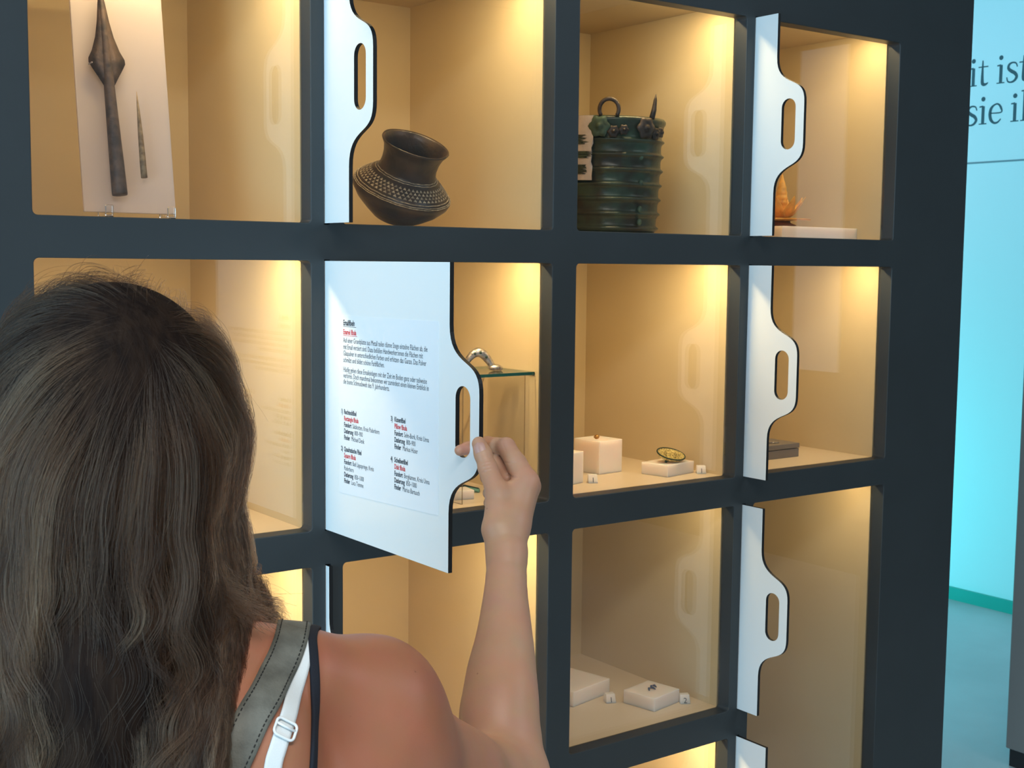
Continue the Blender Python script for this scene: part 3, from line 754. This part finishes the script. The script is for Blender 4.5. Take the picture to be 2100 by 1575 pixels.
IM, MM, RM, PMc = (.353, .599, 1.352), (.356, .621, 1.343), (.350, .643, 1.328), (.342, .660, 1.311)
FING = [[(IM, .0172), ((.3385, .622, 1.375), .0142), ((.3245, .6425, 1.3945), .0128), ((.298, .670, 1.395), .0100), ((.270, .664, 1.389), .0088), ((.2595, .653, 1.3875), .0078)],
        [(MM, .0155), ((.332, .661, 1.380), .0122), ((.304, .680, 1.366), .0108), ((.2965, .662, 1.348), .0092)],
        [(RM, .0148), ((.327, .684, 1.345), .0106), ((.306, .689, 1.332), .0092), ((.300, .664, 1.325), .0084)],
        [(PMc, .0135), ((.320, .697, 1.324), .0093), ((.305, .698, 1.315), .0082), ((.300, .677, 1.309), .0075)]]
THUMB = [((.3235, .532, 1.268), .0205), ((.3155, .546, 1.298), .0215), ((.3145, .574, 1.338), .0160), ((.2998, .600, 1.371), .0125), ((.2930, .608, 1.389), .0116), ((.2872, .6145, 1.4025), .0100)]
def right_hand(P):
    d = chain(P, [((.327, .520, 1.252), .0205), (WR, .0235), ((.331, .560, 1.303), .0240)], .012)
    d = smin(d, cone(P, (.331, .556, 1.298), IM, .0230, .0165), .015)
    d = smin(d, cone(P, (.333, .572, 1.292), MM, .0215, .0165), .015)
    d = smin(d, cone(P, (.333, .585, 1.287), RM, .020, .0155), .015)
    d = smin(d, cone(P, (.331, .592, 1.278), PMc, .019, .014), .015)
    d = smin(d, chain(P, THUMB, .006), .010)
    d = smin(d, cone(P, (.318, .577, 1.330), (.342, .592, 1.346), .012, .013), .014)   # web
    fd = None
    for c in FING:
        e = chain(P, c, .004); fd = e if fd is None else smin(fd, e, .0022)
    d = smin(d, fd, .006)
    d = smin(d, cone(P, (.326, .628, 1.352), (.311, .660, 1.372), .012, .0115), .004)
    # creases of the thumb joint
    for (cx_, cz_, sl, wr_, ws_, ym, dep) in ((.2985, 1.3690, .30, .0075, .0009, .610, .0010), (.2985, 1.3735, .28, .0085, .0008, .610, .0009), (.2975, 1.3780, .22, .0070, .0008, .612, .0007), (.2965, 1.3820, .2, .0060, .0007, .612, .0004),
                                         (.3300, 1.3770, .12, .0090, .0009, .628, .0009), (.3330, 1.3600, .10, .0100, .0010, .625, .0011), (.3220, 1.3960, -2.2, .0070, .0009, .640, .0006)):
        e = (P[:, 2]-cz_-sl*(P[:, 0]-cx_))/math.sqrt(1+sl*sl); tt_ = np.hypot(P[:, 0]-cx_, P[:, 2]-cz_)
        d = d+dep*np.exp(-(e/ws_)**2)*np.exp(-(tt_/wr_)**4)*(P[:, 1] < ym)
    return d
def left_arm(P):
    d = chain(P, [((-.195, .02, 1.235), .060), ((-.225, .005, 1.10), .047), ((-.245, .0, .96), .040), ((-.235, .055, .85), .036), ((-.215, .12, .75), .025), ((-.205, .150, .70), .024)], .02)
    for i, (dx, l) in enumerate(((-.024, .070), (-.008, .080), (.008, .075), (.023, .058))):
        o = (-.205+dx*.3, .150+dx, .675); d = smin(d, chain(P, [((-.205, .15, .705), .018), (o, .0115), ((o[0]+.010, o[1]+.012, o[2]-l*.55), .009), ((o[0]+.026, o[1]+.014, o[2]-l), .0075)], .004), .006)
    return smin(d, chain(P, [((-.205, .160, .72), .016), ((-.190, .188, .69), .011), ((-.180, .196, .655), .009)], .004), .008)
def body_sdf(P):
    P = np.asarray(P, np.float32)
    d = smin(torso(P), head(P), .03)
    d = smin(d, right_arm(P), .035)
    d = smin(d, left_arm(P), .03)
    return smin(d, right_hand(P), .008)

def nets(fn, lo, hi, h, blk_=5, pad=.03):
    """surface nets over a sparse grid"""
    lo = np.array(lo, float); n = np.ceil((np.array(hi)-lo)/(h*blk_)).astype(int)
    cg = np.stack(np.meshgrid(*[np.arange(k)+.5 for k in n], indexing='ij'), -1).reshape(-1, 3)*h*blk_+lo
    cv = fn(cg)
    act = np.abs(cv) < h*blk_*.9+pad
    val = np.repeat(np.repeat(np.repeat(cv.reshape(n), blk_, 0), blk_, 1), blk_, 2).astype(np.float32)
    ids = np.argwhere(act.reshape(n))
    off = np.stack(np.meshgrid(*[np.arange(blk_)]*3, indexing='ij'), -1).reshape(-1, 3)
    gi = (ids[:, None, :]*blk_+off[None]).reshape(-1, 3)
    out = np.empty(len(gi), np.float32)
    for s in range(0, len(gi), 400000): out[s:s+400000] = fn(gi[s:s+400000]*h+lo)
    val[gi[:, 0], gi[:, 1], gi[:, 2]] = out
    S = val < 0
    c8 = [(i, j, k) for i in (0, 1) for j in (0, 1) for k in (0, 1)]
    nx, ny, nz = val.shape
    cnt = sum(S[i:nx-1+i, j:ny-1+j, k:nz-1+k].astype(np.int8) for i, j, k in c8)
    cells = np.argwhere((cnt > 0) & (cnt < 8))
    idx = -np.ones((nx-1, ny-1, nz-1), np.int64); idx[cells[:, 0], cells[:, 1], cells[:, 2]] = np.arange(len(cells))
    acc = np.zeros((len(cells), 3)); num = np.zeros(len(cells))
    for a in range(3):
        for o1 in (0, 1):
            for o2 in (0, 1):
                p0 = np.zeros(3, int); oth = [q for q in range(3) if q != a]; p0[oth[0]] = o1; p0[oth[1]] = o2
                p1 = p0.copy(); p1[a] = 1
                A = cells+p0; B = cells+p1
                va = val[A[:, 0], A[:, 1], A[:, 2]]; vb = val[B[:, 0], B[:, 1], B[:, 2]]
                mk = (va < 0) != (vb < 0); t = np.where(mk, va/np.where(mk, va-vb, 1), 0)
                acc += np.where(mk[:, None], A+t[:, None]*(B-A), 0); num += mk
    verts = acc/num[:, None]*h+lo
    faces = []
    for a in range(3):
        b, c = [(1, 2), (2, 0), (0, 1)][a]
        sl0 = [slice(None)]*3; sl1 = [slice(None)]*3; sl0[a] = slice(0, -1); sl1[a] = slice(1, None)
        ed = np.argwhere(S[tuple(sl0)] != S[tuple(sl1)])
        ed = ed[(ed[:, b] > 0) & (ed[:, c] > 0) & (ed[:, b] < val.shape[b]-1) & (ed[:, c] < val.shape[c]-1)]
        q = []
        for db, dc in ((-1, -1), (0, -1), (0, 0), (-1, 0)):
            e = ed.copy(); e[:, b] += db; e[:, c] += dc; q.append(idx[e[:, 0], e[:, 1], e[:, 2]])
        q = np.stack(q, 1); flip = ~S[ed[:, 0], ed[:, 1], ed[:, 2]]
        q[flip] = q[flip][:, ::-1]; faces.append(q)
    return verts, np.concatenate(faces)
def mesh_np(name, v, f, mt, parent=None):
    me = bpy.data.meshes.new(name); me.vertices.add(len(v)); me.vertices.foreach_set('co', np.asarray(v, np.float32).ravel())
    me.loops.add(f.size); me.loops.foreach_set('vertex_index', f.astype(np.int32).ravel())
    me.polygons.add(len(f)); me.polygons.foreach_set('loop_start', np.arange(0, f.size, 4, dtype=np.int32)); me.update(calc_edges=True); me.validate()
    return link(name, me, mt, parent, True)
HB = ((.235, .470, 1.205), (.400, .725, 1.440))       # fine box around hand and wrist
v1, f1 = nets(body_sdf, (-.30, -.17, .60), (.42, .66, 1.67), .0045)
inb = np.all((v1 > np.array(HB[0])-.0015) & (v1 < np.array(HB[1])+.001), 1)
f1 = f1[~inb[f1].any(1)]
v2, f2 = nets(lambda P_: smin(right_hand(np.asarray(P_, np.float32)), right_arm(np.asarray(P_, np.float32)), .008), *HB, .0012, 6, .014)
vv = np.concatenate([v1, v2]); ff_ = np.concatenate([f1, f2+len(v1)])
used = np.unique(ff_); rm = -np.ones(len(vv), int); rm[used] = np.arange(len(used)); vv = vv[used]; ff_ = rm[ff_]

SKIN = bpy.data.materials.new('tanned_skin'); SKIN.use_nodes = True
nt = SKIN.node_tree; b = nt.nodes['Principled BSDF']; b.inputs['Roughness'].default_value = .46; b.inputs['Specular IOR Level'].default_value = .45
b.inputs['Subsurface Weight'].default_value = .22; b.inputs['Subsurface Radius'].default_value = (1, .35, .18); b.inputs['Subsurface Scale'].default_value = .006
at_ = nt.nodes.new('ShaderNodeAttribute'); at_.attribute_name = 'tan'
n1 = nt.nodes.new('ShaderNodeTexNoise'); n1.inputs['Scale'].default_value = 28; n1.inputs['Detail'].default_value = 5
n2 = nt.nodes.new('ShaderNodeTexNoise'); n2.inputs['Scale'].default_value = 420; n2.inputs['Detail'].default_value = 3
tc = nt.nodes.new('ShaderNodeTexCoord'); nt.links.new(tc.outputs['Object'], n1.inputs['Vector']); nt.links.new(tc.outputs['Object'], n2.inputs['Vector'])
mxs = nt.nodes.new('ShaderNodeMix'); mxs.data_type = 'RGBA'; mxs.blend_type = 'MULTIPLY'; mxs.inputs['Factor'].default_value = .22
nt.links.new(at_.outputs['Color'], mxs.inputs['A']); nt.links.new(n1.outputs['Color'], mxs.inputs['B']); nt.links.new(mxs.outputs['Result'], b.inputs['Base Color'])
vn = nt.nodes.new('ShaderNodeTexVoronoi'); vn.inputs['Scale'].default_value = 34; nt.links.new(tc.outputs['Object'], vn.inputs['Vector'])
rp = nt.nodes.new('ShaderNodeMapRange'); rp.inputs['From Min'].default_value = .02; rp.inputs['From Max'].default_value = .05; rp.inputs['To Min'].default_value = .55; rp.inputs['To Max'].default_value = 0
nt.links.new(vn.outputs['Distance'], rp.inputs[0])
mfr = nt.nodes.new('ShaderNodeMix'); mfr.data_type = 'RGBA'; mfr.inputs['B'].default_value = (.17, .055, .03, 1)
nt.links.new(rp.outputs[0], mfr.inputs['Factor']); nt.links.new(mxs.outputs['Result'], mfr.inputs['A']); nt.links.new(mfr.outputs['Result'], b.inputs['Base Color'])
bp = nt.nodes.new('ShaderNodeBump'); bp.inputs['Strength'].default_value = .12; bp.inputs['Distance'].default_value = .0008
nt.links.new(n2.outputs['Fac'], bp.inputs['Height']); nt.links.new(bp.outputs[0], b.inputs['Normal'])
body = mesh_np('body', vv, ff_, SKIN, person)
bm = bmesh.new(); bm.from_mesh(body.data)                # close the ring between forearm and hand grids
ring_ = [e for e in bm.edges if e.is_boundary and all(v.co.x > .24 and v.co.y > .44 for v in e.verts)]
bmesh.ops.bridge_loops(bm, edges=ring_); bmesh.ops.recalc_face_normals(bm, faces=bm.faces)
bm.to_mesh(body.data); bm.free(); body.data.shade_smooth()
body['label'] = 'tanned bare shoulder, raised right arm and gripping hand'
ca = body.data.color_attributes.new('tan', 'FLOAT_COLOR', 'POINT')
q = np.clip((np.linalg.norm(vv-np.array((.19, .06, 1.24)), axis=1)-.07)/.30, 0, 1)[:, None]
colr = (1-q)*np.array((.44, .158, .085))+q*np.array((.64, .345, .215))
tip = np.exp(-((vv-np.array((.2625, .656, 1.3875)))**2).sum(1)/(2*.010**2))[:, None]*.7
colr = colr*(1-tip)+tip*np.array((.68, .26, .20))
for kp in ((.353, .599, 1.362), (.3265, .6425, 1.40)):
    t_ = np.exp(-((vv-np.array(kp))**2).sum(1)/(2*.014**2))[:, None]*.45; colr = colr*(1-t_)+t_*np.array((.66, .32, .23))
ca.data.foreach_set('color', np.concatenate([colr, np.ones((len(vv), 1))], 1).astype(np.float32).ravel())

def grad(fn, P, e=.0015):
    P = np.atleast_2d(np.asarray(P, np.float32)); g = np.zeros_like(P)
    for i in range(3):
        dlt = np.zeros(3, np.float32); dlt[i] = e; g[:, i] = fn(P+dlt)-fn(P-dlt)
    return g/np.maximum(np.linalg.norm(g, axis=1, keepdims=True), 1e-9)
def push(fn, P, off=0.0, it=10):
    P = np.atleast_2d(np.asarray(P, np.float32)).copy()
    for _ in range(it): P -= (fn(P)-off)[:, None]*grad(fn, P)*.85
    return P
# nails
NAIL = mat('fingernail', (.56, .31, .25), .34, spec=.5)
def nail(c, axis, nrm, l, w, name='thumbnail'):
    c, ax, nr = Vector(c), Vector(axis).normalized(), Vector(nrm); nr = (nr-ax*nr.dot(ax)).normalized(); sd = ax.cross(nr)
    V, F = [], []; nu, nv = 8, 8
    for i in range(nu+1):
        t = -1+2*i/nu; ww = w*(1-.16*abs(t)**4)*(math.sqrt(max(0, 1-max(0, t-.55)**2/.25)) if t > .55 else (1-.25*max(0, -t-.6)/.4))
        for j in range(nv+1):
            s = -1+2*j/nv; V.append(c+ax*l*t+sd*ww*s+nr*(.0009-.0026*s*s-.0006*t*t))
    for i in range(nu):
        for j in range(nv): a = i*(nv+1)+j; F.append((a, a+1, a+nv+2, a+nv+1))
    return pyd(name, V, F, NAIL, person, True)
tp = push(right_hand, [(.2875, .596, 1.3995)])[0]
nail(tp, (-.0057, .0065, .0145), grad(right_hand, [tp])[0], .0095, .0078)

# ------------------------------------------------------------------ clothes
sk = lambda P: smin(torso(np.asarray(P, np.float32)), right_arm(np.asarray(P, np.float32)), .035)
BLACKF = mat('black_jersey', (.010, .012, .020), .85, bump=.3, bscale=900)
def tank(P):
    P = np.asarray(P, np.float32); d = torso(P)-.004
    edge = P[:, 2]-(1.125+.25*np.maximum(0, P[:, 0]*0)) ; return np.maximum(d, edge)
tt = mesh_np('tank_top', *nets(tank, (-.22, -.15, .80), (.24, .20, 1.16), .008), BLACKF, person)
def trousers(P):
    P = np.asarray(P, np.float32)
    d = ell(P, (0, .02, .86), (.170, .118, .13))
    for s in (-1, 1): d = smin(d, chain(P, [((s*.085, .02, .80), .092), ((s*.090, .03, .48), .064), ((s*.092, .015, .09), .050)], .03), .03)
    return np.maximum(d, P[:, 2]-.93)
mesh_np('trousers', *nets(trousers, (-.22, -.15, .03), (.22, .20, .96), .010), mat('dark_denim', (.02, .03, .055), .8, bump=.2, bscale=600), person)
def shoe(P, s):
    P = np.asarray(P, np.float32); d = smin(cone(P, (s*.092, -.01, .045), (s*.098, .17, .035), .045, .036), cone(P, (s*.092, .0, .05), (s*.092, .01, .10), .046, .044), .02)
    return np.maximum(d, .0-P[:, 2])
for s in (-1, 1): mesh_np('shoe', *nets(lambda P_: shoe(P_, s), (s*.092-.09, -.09, -.02), (s*.092+.09, .24, .16), .008), mat('white_canvas', (.7, .7, .68), .8), person)

def ribbon(path, width, thick, off, name, mt, parent, fn=sk, n=60, crown=.25, face=None):
    """strap lying on the body: path points are pressed onto the skin"""
    pts = np.array(path, float); s = np.linspace(0, len(pts)-1, n)
    pp = []
    for t in s:
        i = min(int(t), len(pts)-2); u = t-i; p0, p1, p2, p3 = pts[max(i-1, 0)], pts[i], pts[i+1], pts[min(i+2, len(pts)-1)]
        pp.append(.5*((2*p1)+(-p0+p2)*u+(2*p0-5*p1+4*p2-p3)*u*u+(-p0+3*p1-3*p2+p3)*u**3))
    Q = push(fn, pp, off); N = grad(fn, Q)
    for _ in range(6): N[1:-1] = .25*N[:-2]+.5*N[1:-1]+.25*N[2:]
    N /= np.linalg.norm(N, axis=1, keepdims=True)
    for _ in range(3): Q[1:-1] = .25*Q[:-2]+.5*Q[1:-1]+.25*Q[2:]
    T = np.gradient(Q, axis=0); T /= np.linalg.norm(T, axis=1, keepdims=True)
    Sd = np.cross(T, N); Sd /= np.linalg.norm(Sd, axis=1, keepdims=True)
    V, F = [], []; m_ = 7
    for i in range(n):
        w2 = width[i] if hasattr(width, '__len__') else width
        for j in range(m_): x = -1+2*j/(m_-1); V.append(Q[i]+Sd[i]*w2/2*x+N[i]*(thick*(1-crown*x**4)))
        for j in range(m_-1, -1, -1): x = -1+2*j/(m_-1); V.append(Q[i]+Sd[i]*w2/2*x-N[i]*.001)
    k = 2*m_
    for i in range(n-1):
        for j in range(k): F.append((i*k+j, i*k+(j+1) % k, (i+1)*k+(j+1) % k, (i+1)*k+j))
    F += [tuple(range(k-1, -1, -1)), tuple((n-1)*k+j for j in range(k))]
    return pyd(name, V, F, mt, parent, True), Q, N, T, Sd
LEA = mat('grey_green_suede_leather', (.135, .135, .115), .62, noise=.25, nscale=45, bump=.3, bscale=500)
gpath = [(.080, .150, 1.10), (.098, .140, 1.19), (.114, .112, 1.262), (.124, .072, 1.298), (.128, .041, 1.303), (.128, .025, 1.297), (.125, .009, 1.287), (.121, -.009, 1.278), (.117, -.039, 1.267), (.110, -.059, 1.255), (.102, -.072, 1.235), (.094, -.078, 1.216), (.075, -.085, 1.16), (.05, -.085, 1.06)]
bag = empty('bag_strap', person.location, person.rotation_euler); tag(bag, 'grey-green leather bag strap with dark edge stitching over the woman\'s shoulder', 'bag strap')
so, Q, N, T, Sd = ribbon(gpath, .031, .0032, .0015, 'strap', LEA, bag, n=90)
THR = mat('dark_thread', (.012, .012, .012), .8)
for sgn in (-1, 1):
    st = []
    L_ = np.concatenate([[0], np.cumsum(np.linalg.norm(np.diff(Q, axis=0), axis=1))])
    for l in np.arange(.004, L_[-1]-.004, .0046):
        ii = [np.array([np.interp(l+dl, L_, Q[:, c]) for c in range(3)])+sgn*.0118*np.array([np.interp(l, L_, Sd[:, c]) for c in range(3)])+.0034*np.array([np.interp(l, L_, N[:, c]) for c in range(3)]) for dl in (0, .0027)]
        st.append(tube(ii, .00055, 5))
    pyd('stitching', *merge(*st), THR, bag)['kind'] = 'stuff'
WHT = mat('white_elastic', (.80, .84, .85), .6, bump=.25, bscale=1200)
wpath = [(.108, .14, 1.16), (.125, .120, 1.235), (.137, .085, 1.285), (.142, .050, 1.300), (.143, .032, 1.295), (.142, .021, 1.289), (.139, .004, 1.273), (.138, -.027, 1.259), (.136, -.054, 1.244), (.132, -.066, 1.229), (.129, -.072, 1.214), (.120, -.080, 1.15), (.11, -.08, 1.06)]
ws, Qw, Nw, Tw, Sw = ribbon(wpath, .0155, .0016, .0012, 'bra_strap', WHT, person, n=80)
ws['label'] = 'white elastic strap with slider'
i = int(np.argmin(np.abs(Qw[:, 2]-1.244)+np.where(Qw[:, 1] > 0, 9, 0)))
c, t_, s_, n_ = Qw[i], Tw[i], Sw[i], Nw[i]
PLA = mat('white_plastic', (.86, .88, .88), .25)
rr_ = [c+s_*x+t_*z+n_*.0035 for x, z in rrect(-.0100, .0100, -.0078, .0078, .0040, 6)]
pyd('slider', *merge(tube(rr_, .0013, 8, True), tube([c-s_*.010+n_*.0035-t_*.002, c+s_*.010+n_*.0035-t_*.002], .0012, 8)), PLA, ws, True)
kpath = [(.120, .15, 1.13), (.132, .128, 1.22), (.140, .100, 1.270), (.1445, .065, 1.297), (.146, .040, 1.297), (.150, .022, 1.286), (.153, .008, 1.265), (.155, -.007, 1.243), (.158, -.031, 1.225), (.159, -.044, 1.203), (.158, -.055, 1.15), (.14, -.06, 1.08)]
ribbon(kpath, .0088, .0026, .0012, 'shoulder_strap', BLACKF, tt, n=80)

# ------------------------------------------------------------------ hair
EC = np.array((-.025, .004, 1.522)); ER = np.array((.109, .118, .116))
def hair_core(P):
    P = np.asarray(P, np.float32)
    d = ell(P, EC, ER*np.array((.90, .90, .93)))
    z = P[:, 2]
    d2 = chain(P, [((-.024, -.026, 1.50), .074), ((-.024, -.040, 1.40), .062), ((-.022, -.062, 1.30), .070), ((-.024, -.070, 1.16), .062), ((-.024, -.066, 1.06), .03)], .03)
    d2 = smin(d2, chain(P, [((-.085, -.02, 1.48), .045), ((-.095, -.045, 1.34), .042), ((-.095, -.065, 1.14), .030)], .02), .02)
    d2 = smin(d2, chain(P, [((.030, -.018, 1.48), .036), ((.026, -.045, 1.36), .034), ((.026, -.068, 1.16), .028)], .02), .02)
    d = smin(d, d2, .03)
    # keep the face free
    face = ell(P, hd(0, .075, -.03), (.062, .070, .085))
    return np.maximum(d, -face)
HAIRM = mat('dark_brown_hair_mass', (.022, .013, .009), .8, noise=.4, nscale=90, bump=1.0, bscale=160, spec=.1, stretch=(1, 1, .12), col2=(.010, .006, .005))
hc_ = mesh_np('hair', *nets(hair_core, (-.17, -.17, 1.0), (.13, .15, 1.66), .005), HAIRM, person)
hc_['label'] = 'long wavy dark brown hair'

def obstacle(P):
    P = np.asarray(P, np.float32); return np.minimum(smin(torso(P), right_arm(P), .035), cone(P, (-.004, .012, 1.30), (-.008, .018, 1.45), .056, .052))
NS, STEP, NSTEP = 1150, .0125, 46
hr = np.random.default_rng(21)
Wd = np.array((.060, -.070, .080)); Wd /= np.linalg.norm(Wd)          # whorl, back right of the crown
roots = []
while len(roots) < NS:
    u = hr.normal(size=3); u /= np.linalg.norm(u)
    fdir = np.array((fx, fy, 0)); 
    if u[2] < -.30: continue
    if u@fdir > .55 and u[2] < .50: continue
    if u@fdir > .3 and u[2] < .1: continue
    roots.append(u)
while len(roots) < NS+170:
    u = hr.normal(size=3); u /= np.linalg.norm(u)
    if u[0] > .35 and -.75 < u[1] < .15 and -.2 < u[2] < .75: roots.append(u)
roots = np.array(roots); NS = len(roots)
lay = 1.0-.20*hr.random(NS)**1.3
p_ = EC+roots*ER*lay[:, None]
tng = roots-Wd; tng -= roots*(tng*roots).sum(1, keepdims=True); tng /= np.linalg.norm(tng, axis=1, keepdims=True)+1e-6
vel = tng+hr.normal(size=(NS, 3))*.10
vel /= np.linalg.norm(vel, axis=1, keepdims=True)
paths = [p_.copy()]
thick = (lay-.80)*.16+.004
length = .40+.20*hr.random(NS)+.10*np.clip(roots[:, 2], 0, 1)
for s in range(NSTEP):
    arc_ = s*STEP
    g = .10+.9*min(1, arc_/.16)
    vel = vel+np.array((0, 0, -1.0))*g*.16
    drop = p_[:, 2] < EC[2]-.03
    vel[drop, :2] *= .86
    vel /= np.linalg.norm(vel, axis=1, keepdims=True)
    p_ = p_+vel*STEP
    # ride on the head
    qn = (p_-EC)/(ER*lay[:, None]); k = np.linalg.norm(qn, axis=1)
    ins = (k < 1) | ((k < 1.25) & (p_[:, 2] > EC[2]+.01))
    p_ = np.where(ins[:, None], EC+qn/k[:, None]*ER*lay[:, None], p_)
    # ride on neck, shoulders and back
    dd = obstacle(p_)-thick
    hit = dd < 0
    if hit.any(): p_[hit] -= (dd[hit])[:, None]*grad(obstacle, p_[hit])
    vel = (p_-paths[-1]); vel /= np.linalg.norm(vel, axis=1, keepdims=True)+1e-9
    paths.append(p_.copy())
paths = np.stack(paths, 1)                                             # locks x points x 3
ar = np.arange(NSTEP+1)*STEP
# overall outline: drawn in below the jaw
zz = paths[:, :, 2]; sc_ = np.interp(zz, [1.05, 1.30, 1.37, 1.42, 1.49, 1.7], [.90, .90, .92, .87, 1, 1])
paths[:, :, 0] = -.016+(paths[:, :, 0]+.016)*sc_
az = np.arctan2(roots[:, 0], -roots[:, 1])
ph = 2.2*np.sin(2.3*az)+1.3*np.sin(5.1*az+1)+hr.normal(size=NS)*.9
wl = .11+.09*hr.random(NS); amp = (.005+.011*hr.random(NS)**1.3)[:, None]*np.clip((ar-.10)/.16, 0, 1)[None]
w1 = (np.sin(2*math.pi*ar[None]/wl[:, None]+ph[:, None])+.45*np.sin(2*math.pi*ar[None]/(wl[:, None]*.53)+3*ph[:, None]))*amp; w2 = np.cos(2*math.pi*ar[None]/wl[:, None]+ph[:, None]*1.7)*amp*.6
Tg = np.gradient(paths, axis=1); Tg /= np.linalg.norm(Tg, axis=2, keepdims=True)+1e-9
out_ = paths-np.array((-.016, .02, 0)); out_[:, :, 2] = 0; out_ -= Tg*(out_*Tg).sum(2, keepdims=True); out_ /= np.linalg.norm(out_, axis=2, keepdims=True)+1e-6
lat = np.cross(Tg, out_)
rs_ = np.interp(ar, [0, .02, .07], [.90, .94, 1])[None, :, None]; paths = EC+(paths-EC)*rs_
paths = paths+lat*w1[:, :, None]+out_*(w2+amp*.3)[:, :, None]
PER = 42
ltone = np.clip(.30+.24*hr.normal(size=NS)+np.where(hr.random(NS) < .10, .40, 0), 0, 1)
def tidy(c):
    lim = np.interp(c[:, 2], [1.1, 1.30, 1.36, 1.415, 1.48, 1.7], [.092, .088, .082, .074, .090, .12])
    c = c.copy(); o = c[:, 0] > lim; c[o, 0] = lim[o]-.012+(.012+(c[o, 0]-lim[o])*.10)*(.4+.6*np.abs(np.sin(c[o, 1]*900)))
    return c
sizes, pos, rad, tone = [], [], [], []
for i in range(NS):
    npt = int(np.clip(length[i]/STEP, 12, NSTEP))
    cl = .0115*(.55+.9*hr.random())                                     # lock width
    prof_ = np.interp(ar, [0, .06, .18, .35, .6], [1.30, 1.1, .95, .85, .80])*cl
    fl = .45+.3*hr.random()
    for j in range(PER):
        a_, r_ = hr.random()*6.283, math.sqrt(hr.random()); ox, oy = r_*math.cos(a_), r_*math.sin(a_)*fl
        n0 = npt-int(hr.random()*9)
        tw = 1+.35*hr.normal(); jit = hr.normal()*.0016
        ph2 = hr.random()*6.28
        off = lat[i]*(prof_*ox*tw+np.sin(ar*42+ph2)*.0010*np.clip(ar/.2, 0, 1)+jit*np.clip(ar/.3, 0, 1.5))[:, None]+out_[i]*(prof_*oy+np.cos(ar*35+ph2)*.0008*np.clip(ar/.2, 0, 1))[:, None]
        s0 = int(hr.random()**1.5*11); c_ = tidy((paths[i]+off)[s0:n0]); n0 -= s0
        sizes.append(n0); pos.append(c_); rad.append(np.interp(np.arange(n0), [0, 3, n0*.75, n0-1], [.00003, .000100, .000092, .00003])); tone.append(np.clip(ltone[i]+hr.normal()*.16, 0, 1))
# loose flyaway hairs
for j in range(1100):
    i = hr.integers(NS)
    n0 = int(10+hr.random()*30); st0 = int(hr.integers(0, 14))
    dv = hr.normal(size=3)*.010; cu_ = hr.normal(size=3)*.016; t = np.linspace(0, 1, n0)[:, None]; f0 = hr.random()*6.28
    seg = paths[i][st0:st0+n0]; n0 = len(seg); t = t[:n0]
    lift = .9 if hr.random() < .35 else .35
    c_ = seg+lift*(dv*t+cu_*t**2)+out_[i][st0:st0+n0]*(.004+.010*hr.random())*t+lat[i][st0:st0+n0]*(np.sin(t*9+f0)-math.sin(f0))*.004
    if hr.random() < .8 or c_[:, 2].min() < 1.36: c_ = tidy(c_)
    sizes.append(n0); pos.append(c_); rad.append(np.full(n0, .00006)); tone.append(.55)
# wisps swept out over the right shoulder
for j in range(300):
    k = hr.random(); b0 = np.array((.058+hr.normal()*.008, -.035+hr.normal()*.015, 1.415+hr.normal()*.022))
    m0 = np.array((.070+hr.normal()*.005, -.045+hr.normal()*.012, 1.368+hr.normal()*.008)); e0 = np.array((.078+.044*k+hr.normal()*.004, -.040+.060*k+hr.normal()*.008, 1.345-.030*k+hr.normal()*.006))
    t = np.linspace(0, 1, 16)[:, None]; c_ = (1-t)**2*b0+2*t*(1-t)*m0+t*t*e0; c_ = c_+np.sin(t*8+hr.random()*6)*hr.normal(size=3)*.003*t
    if hr.random() < .16: c_ = c_+t**2*np.array((.025*hr.random(), 0, .03*hr.random()))
    dd = obstacle(c_)-.002; hit = dd < 0
    if hit.any(): c_[hit] -= dd[hit][:, None]*grad(obstacle, c_[hit])
    sizes.append(16); pos.append(c_); rad.append(np.full(16, .00007)); tone.append(.12+.35*hr.random())
hcv = bpy.data.hair_curves.new('hair_strands'); hcv.add_curves([int(x) for x in sizes])
hcv.points.foreach_set('position', np.concatenate(pos).astype(np.float32).ravel()); hcv.points.foreach_set('radius', np.concatenate(rad).astype(np.float32))
ta_ = hcv.attributes.new('tone', 'FLOAT', 'CURVE'); ta_.data.foreach_set('value', np.array(tone, np.float32))
HM = bpy.data.materials.new('brown_hair_strand'); HM.use_nodes = True; nt = HM.node_tree; nt.nodes.clear()
ou = nt.nodes.new('ShaderNodeOutputMaterial'); ph_ = nt.nodes.new('ShaderNodeBsdfHairPrincipled'); ph_.parametrization = 'COLOR'
ph_.inputs['IOR'].default_value = 1.33; ph_.inputs['Roughness'].default_value = .34; ph_.inputs['Radial Roughness'].default_value = .5; ph_.inputs['Random Roughness'].default_value = .2
hi_ = nt.nodes.new('ShaderNodeAttribute'); hi_.attribute_name = 'tone'; cr = nt.nodes.new('ShaderNodeValToRGB')
cr.color_ramp.elements[0].color = (.015, .0075, .0048, 1); cr.color_ramp.elements[1].color = (.25, .128, .064, 1); cr.color_ramp.elements[1].position = 1
e_ = cr.color_ramp.elements.new(.45); e_.color = (.062, .029, .0155, 1)
nt.links.new(hi_.outputs['Fac'], cr.inputs[0]); nt.links.new(cr.outputs[0], ph_.inputs['Color']); nt.links.new(ph_.outputs[0], ou.inputs[0])
hso = bpy.data.objects.new('hair_strands', hcv); C.objects.link(hso); hso.parent = hc_; hcv.materials.append(HM); hso['kind'] = 'stuff'
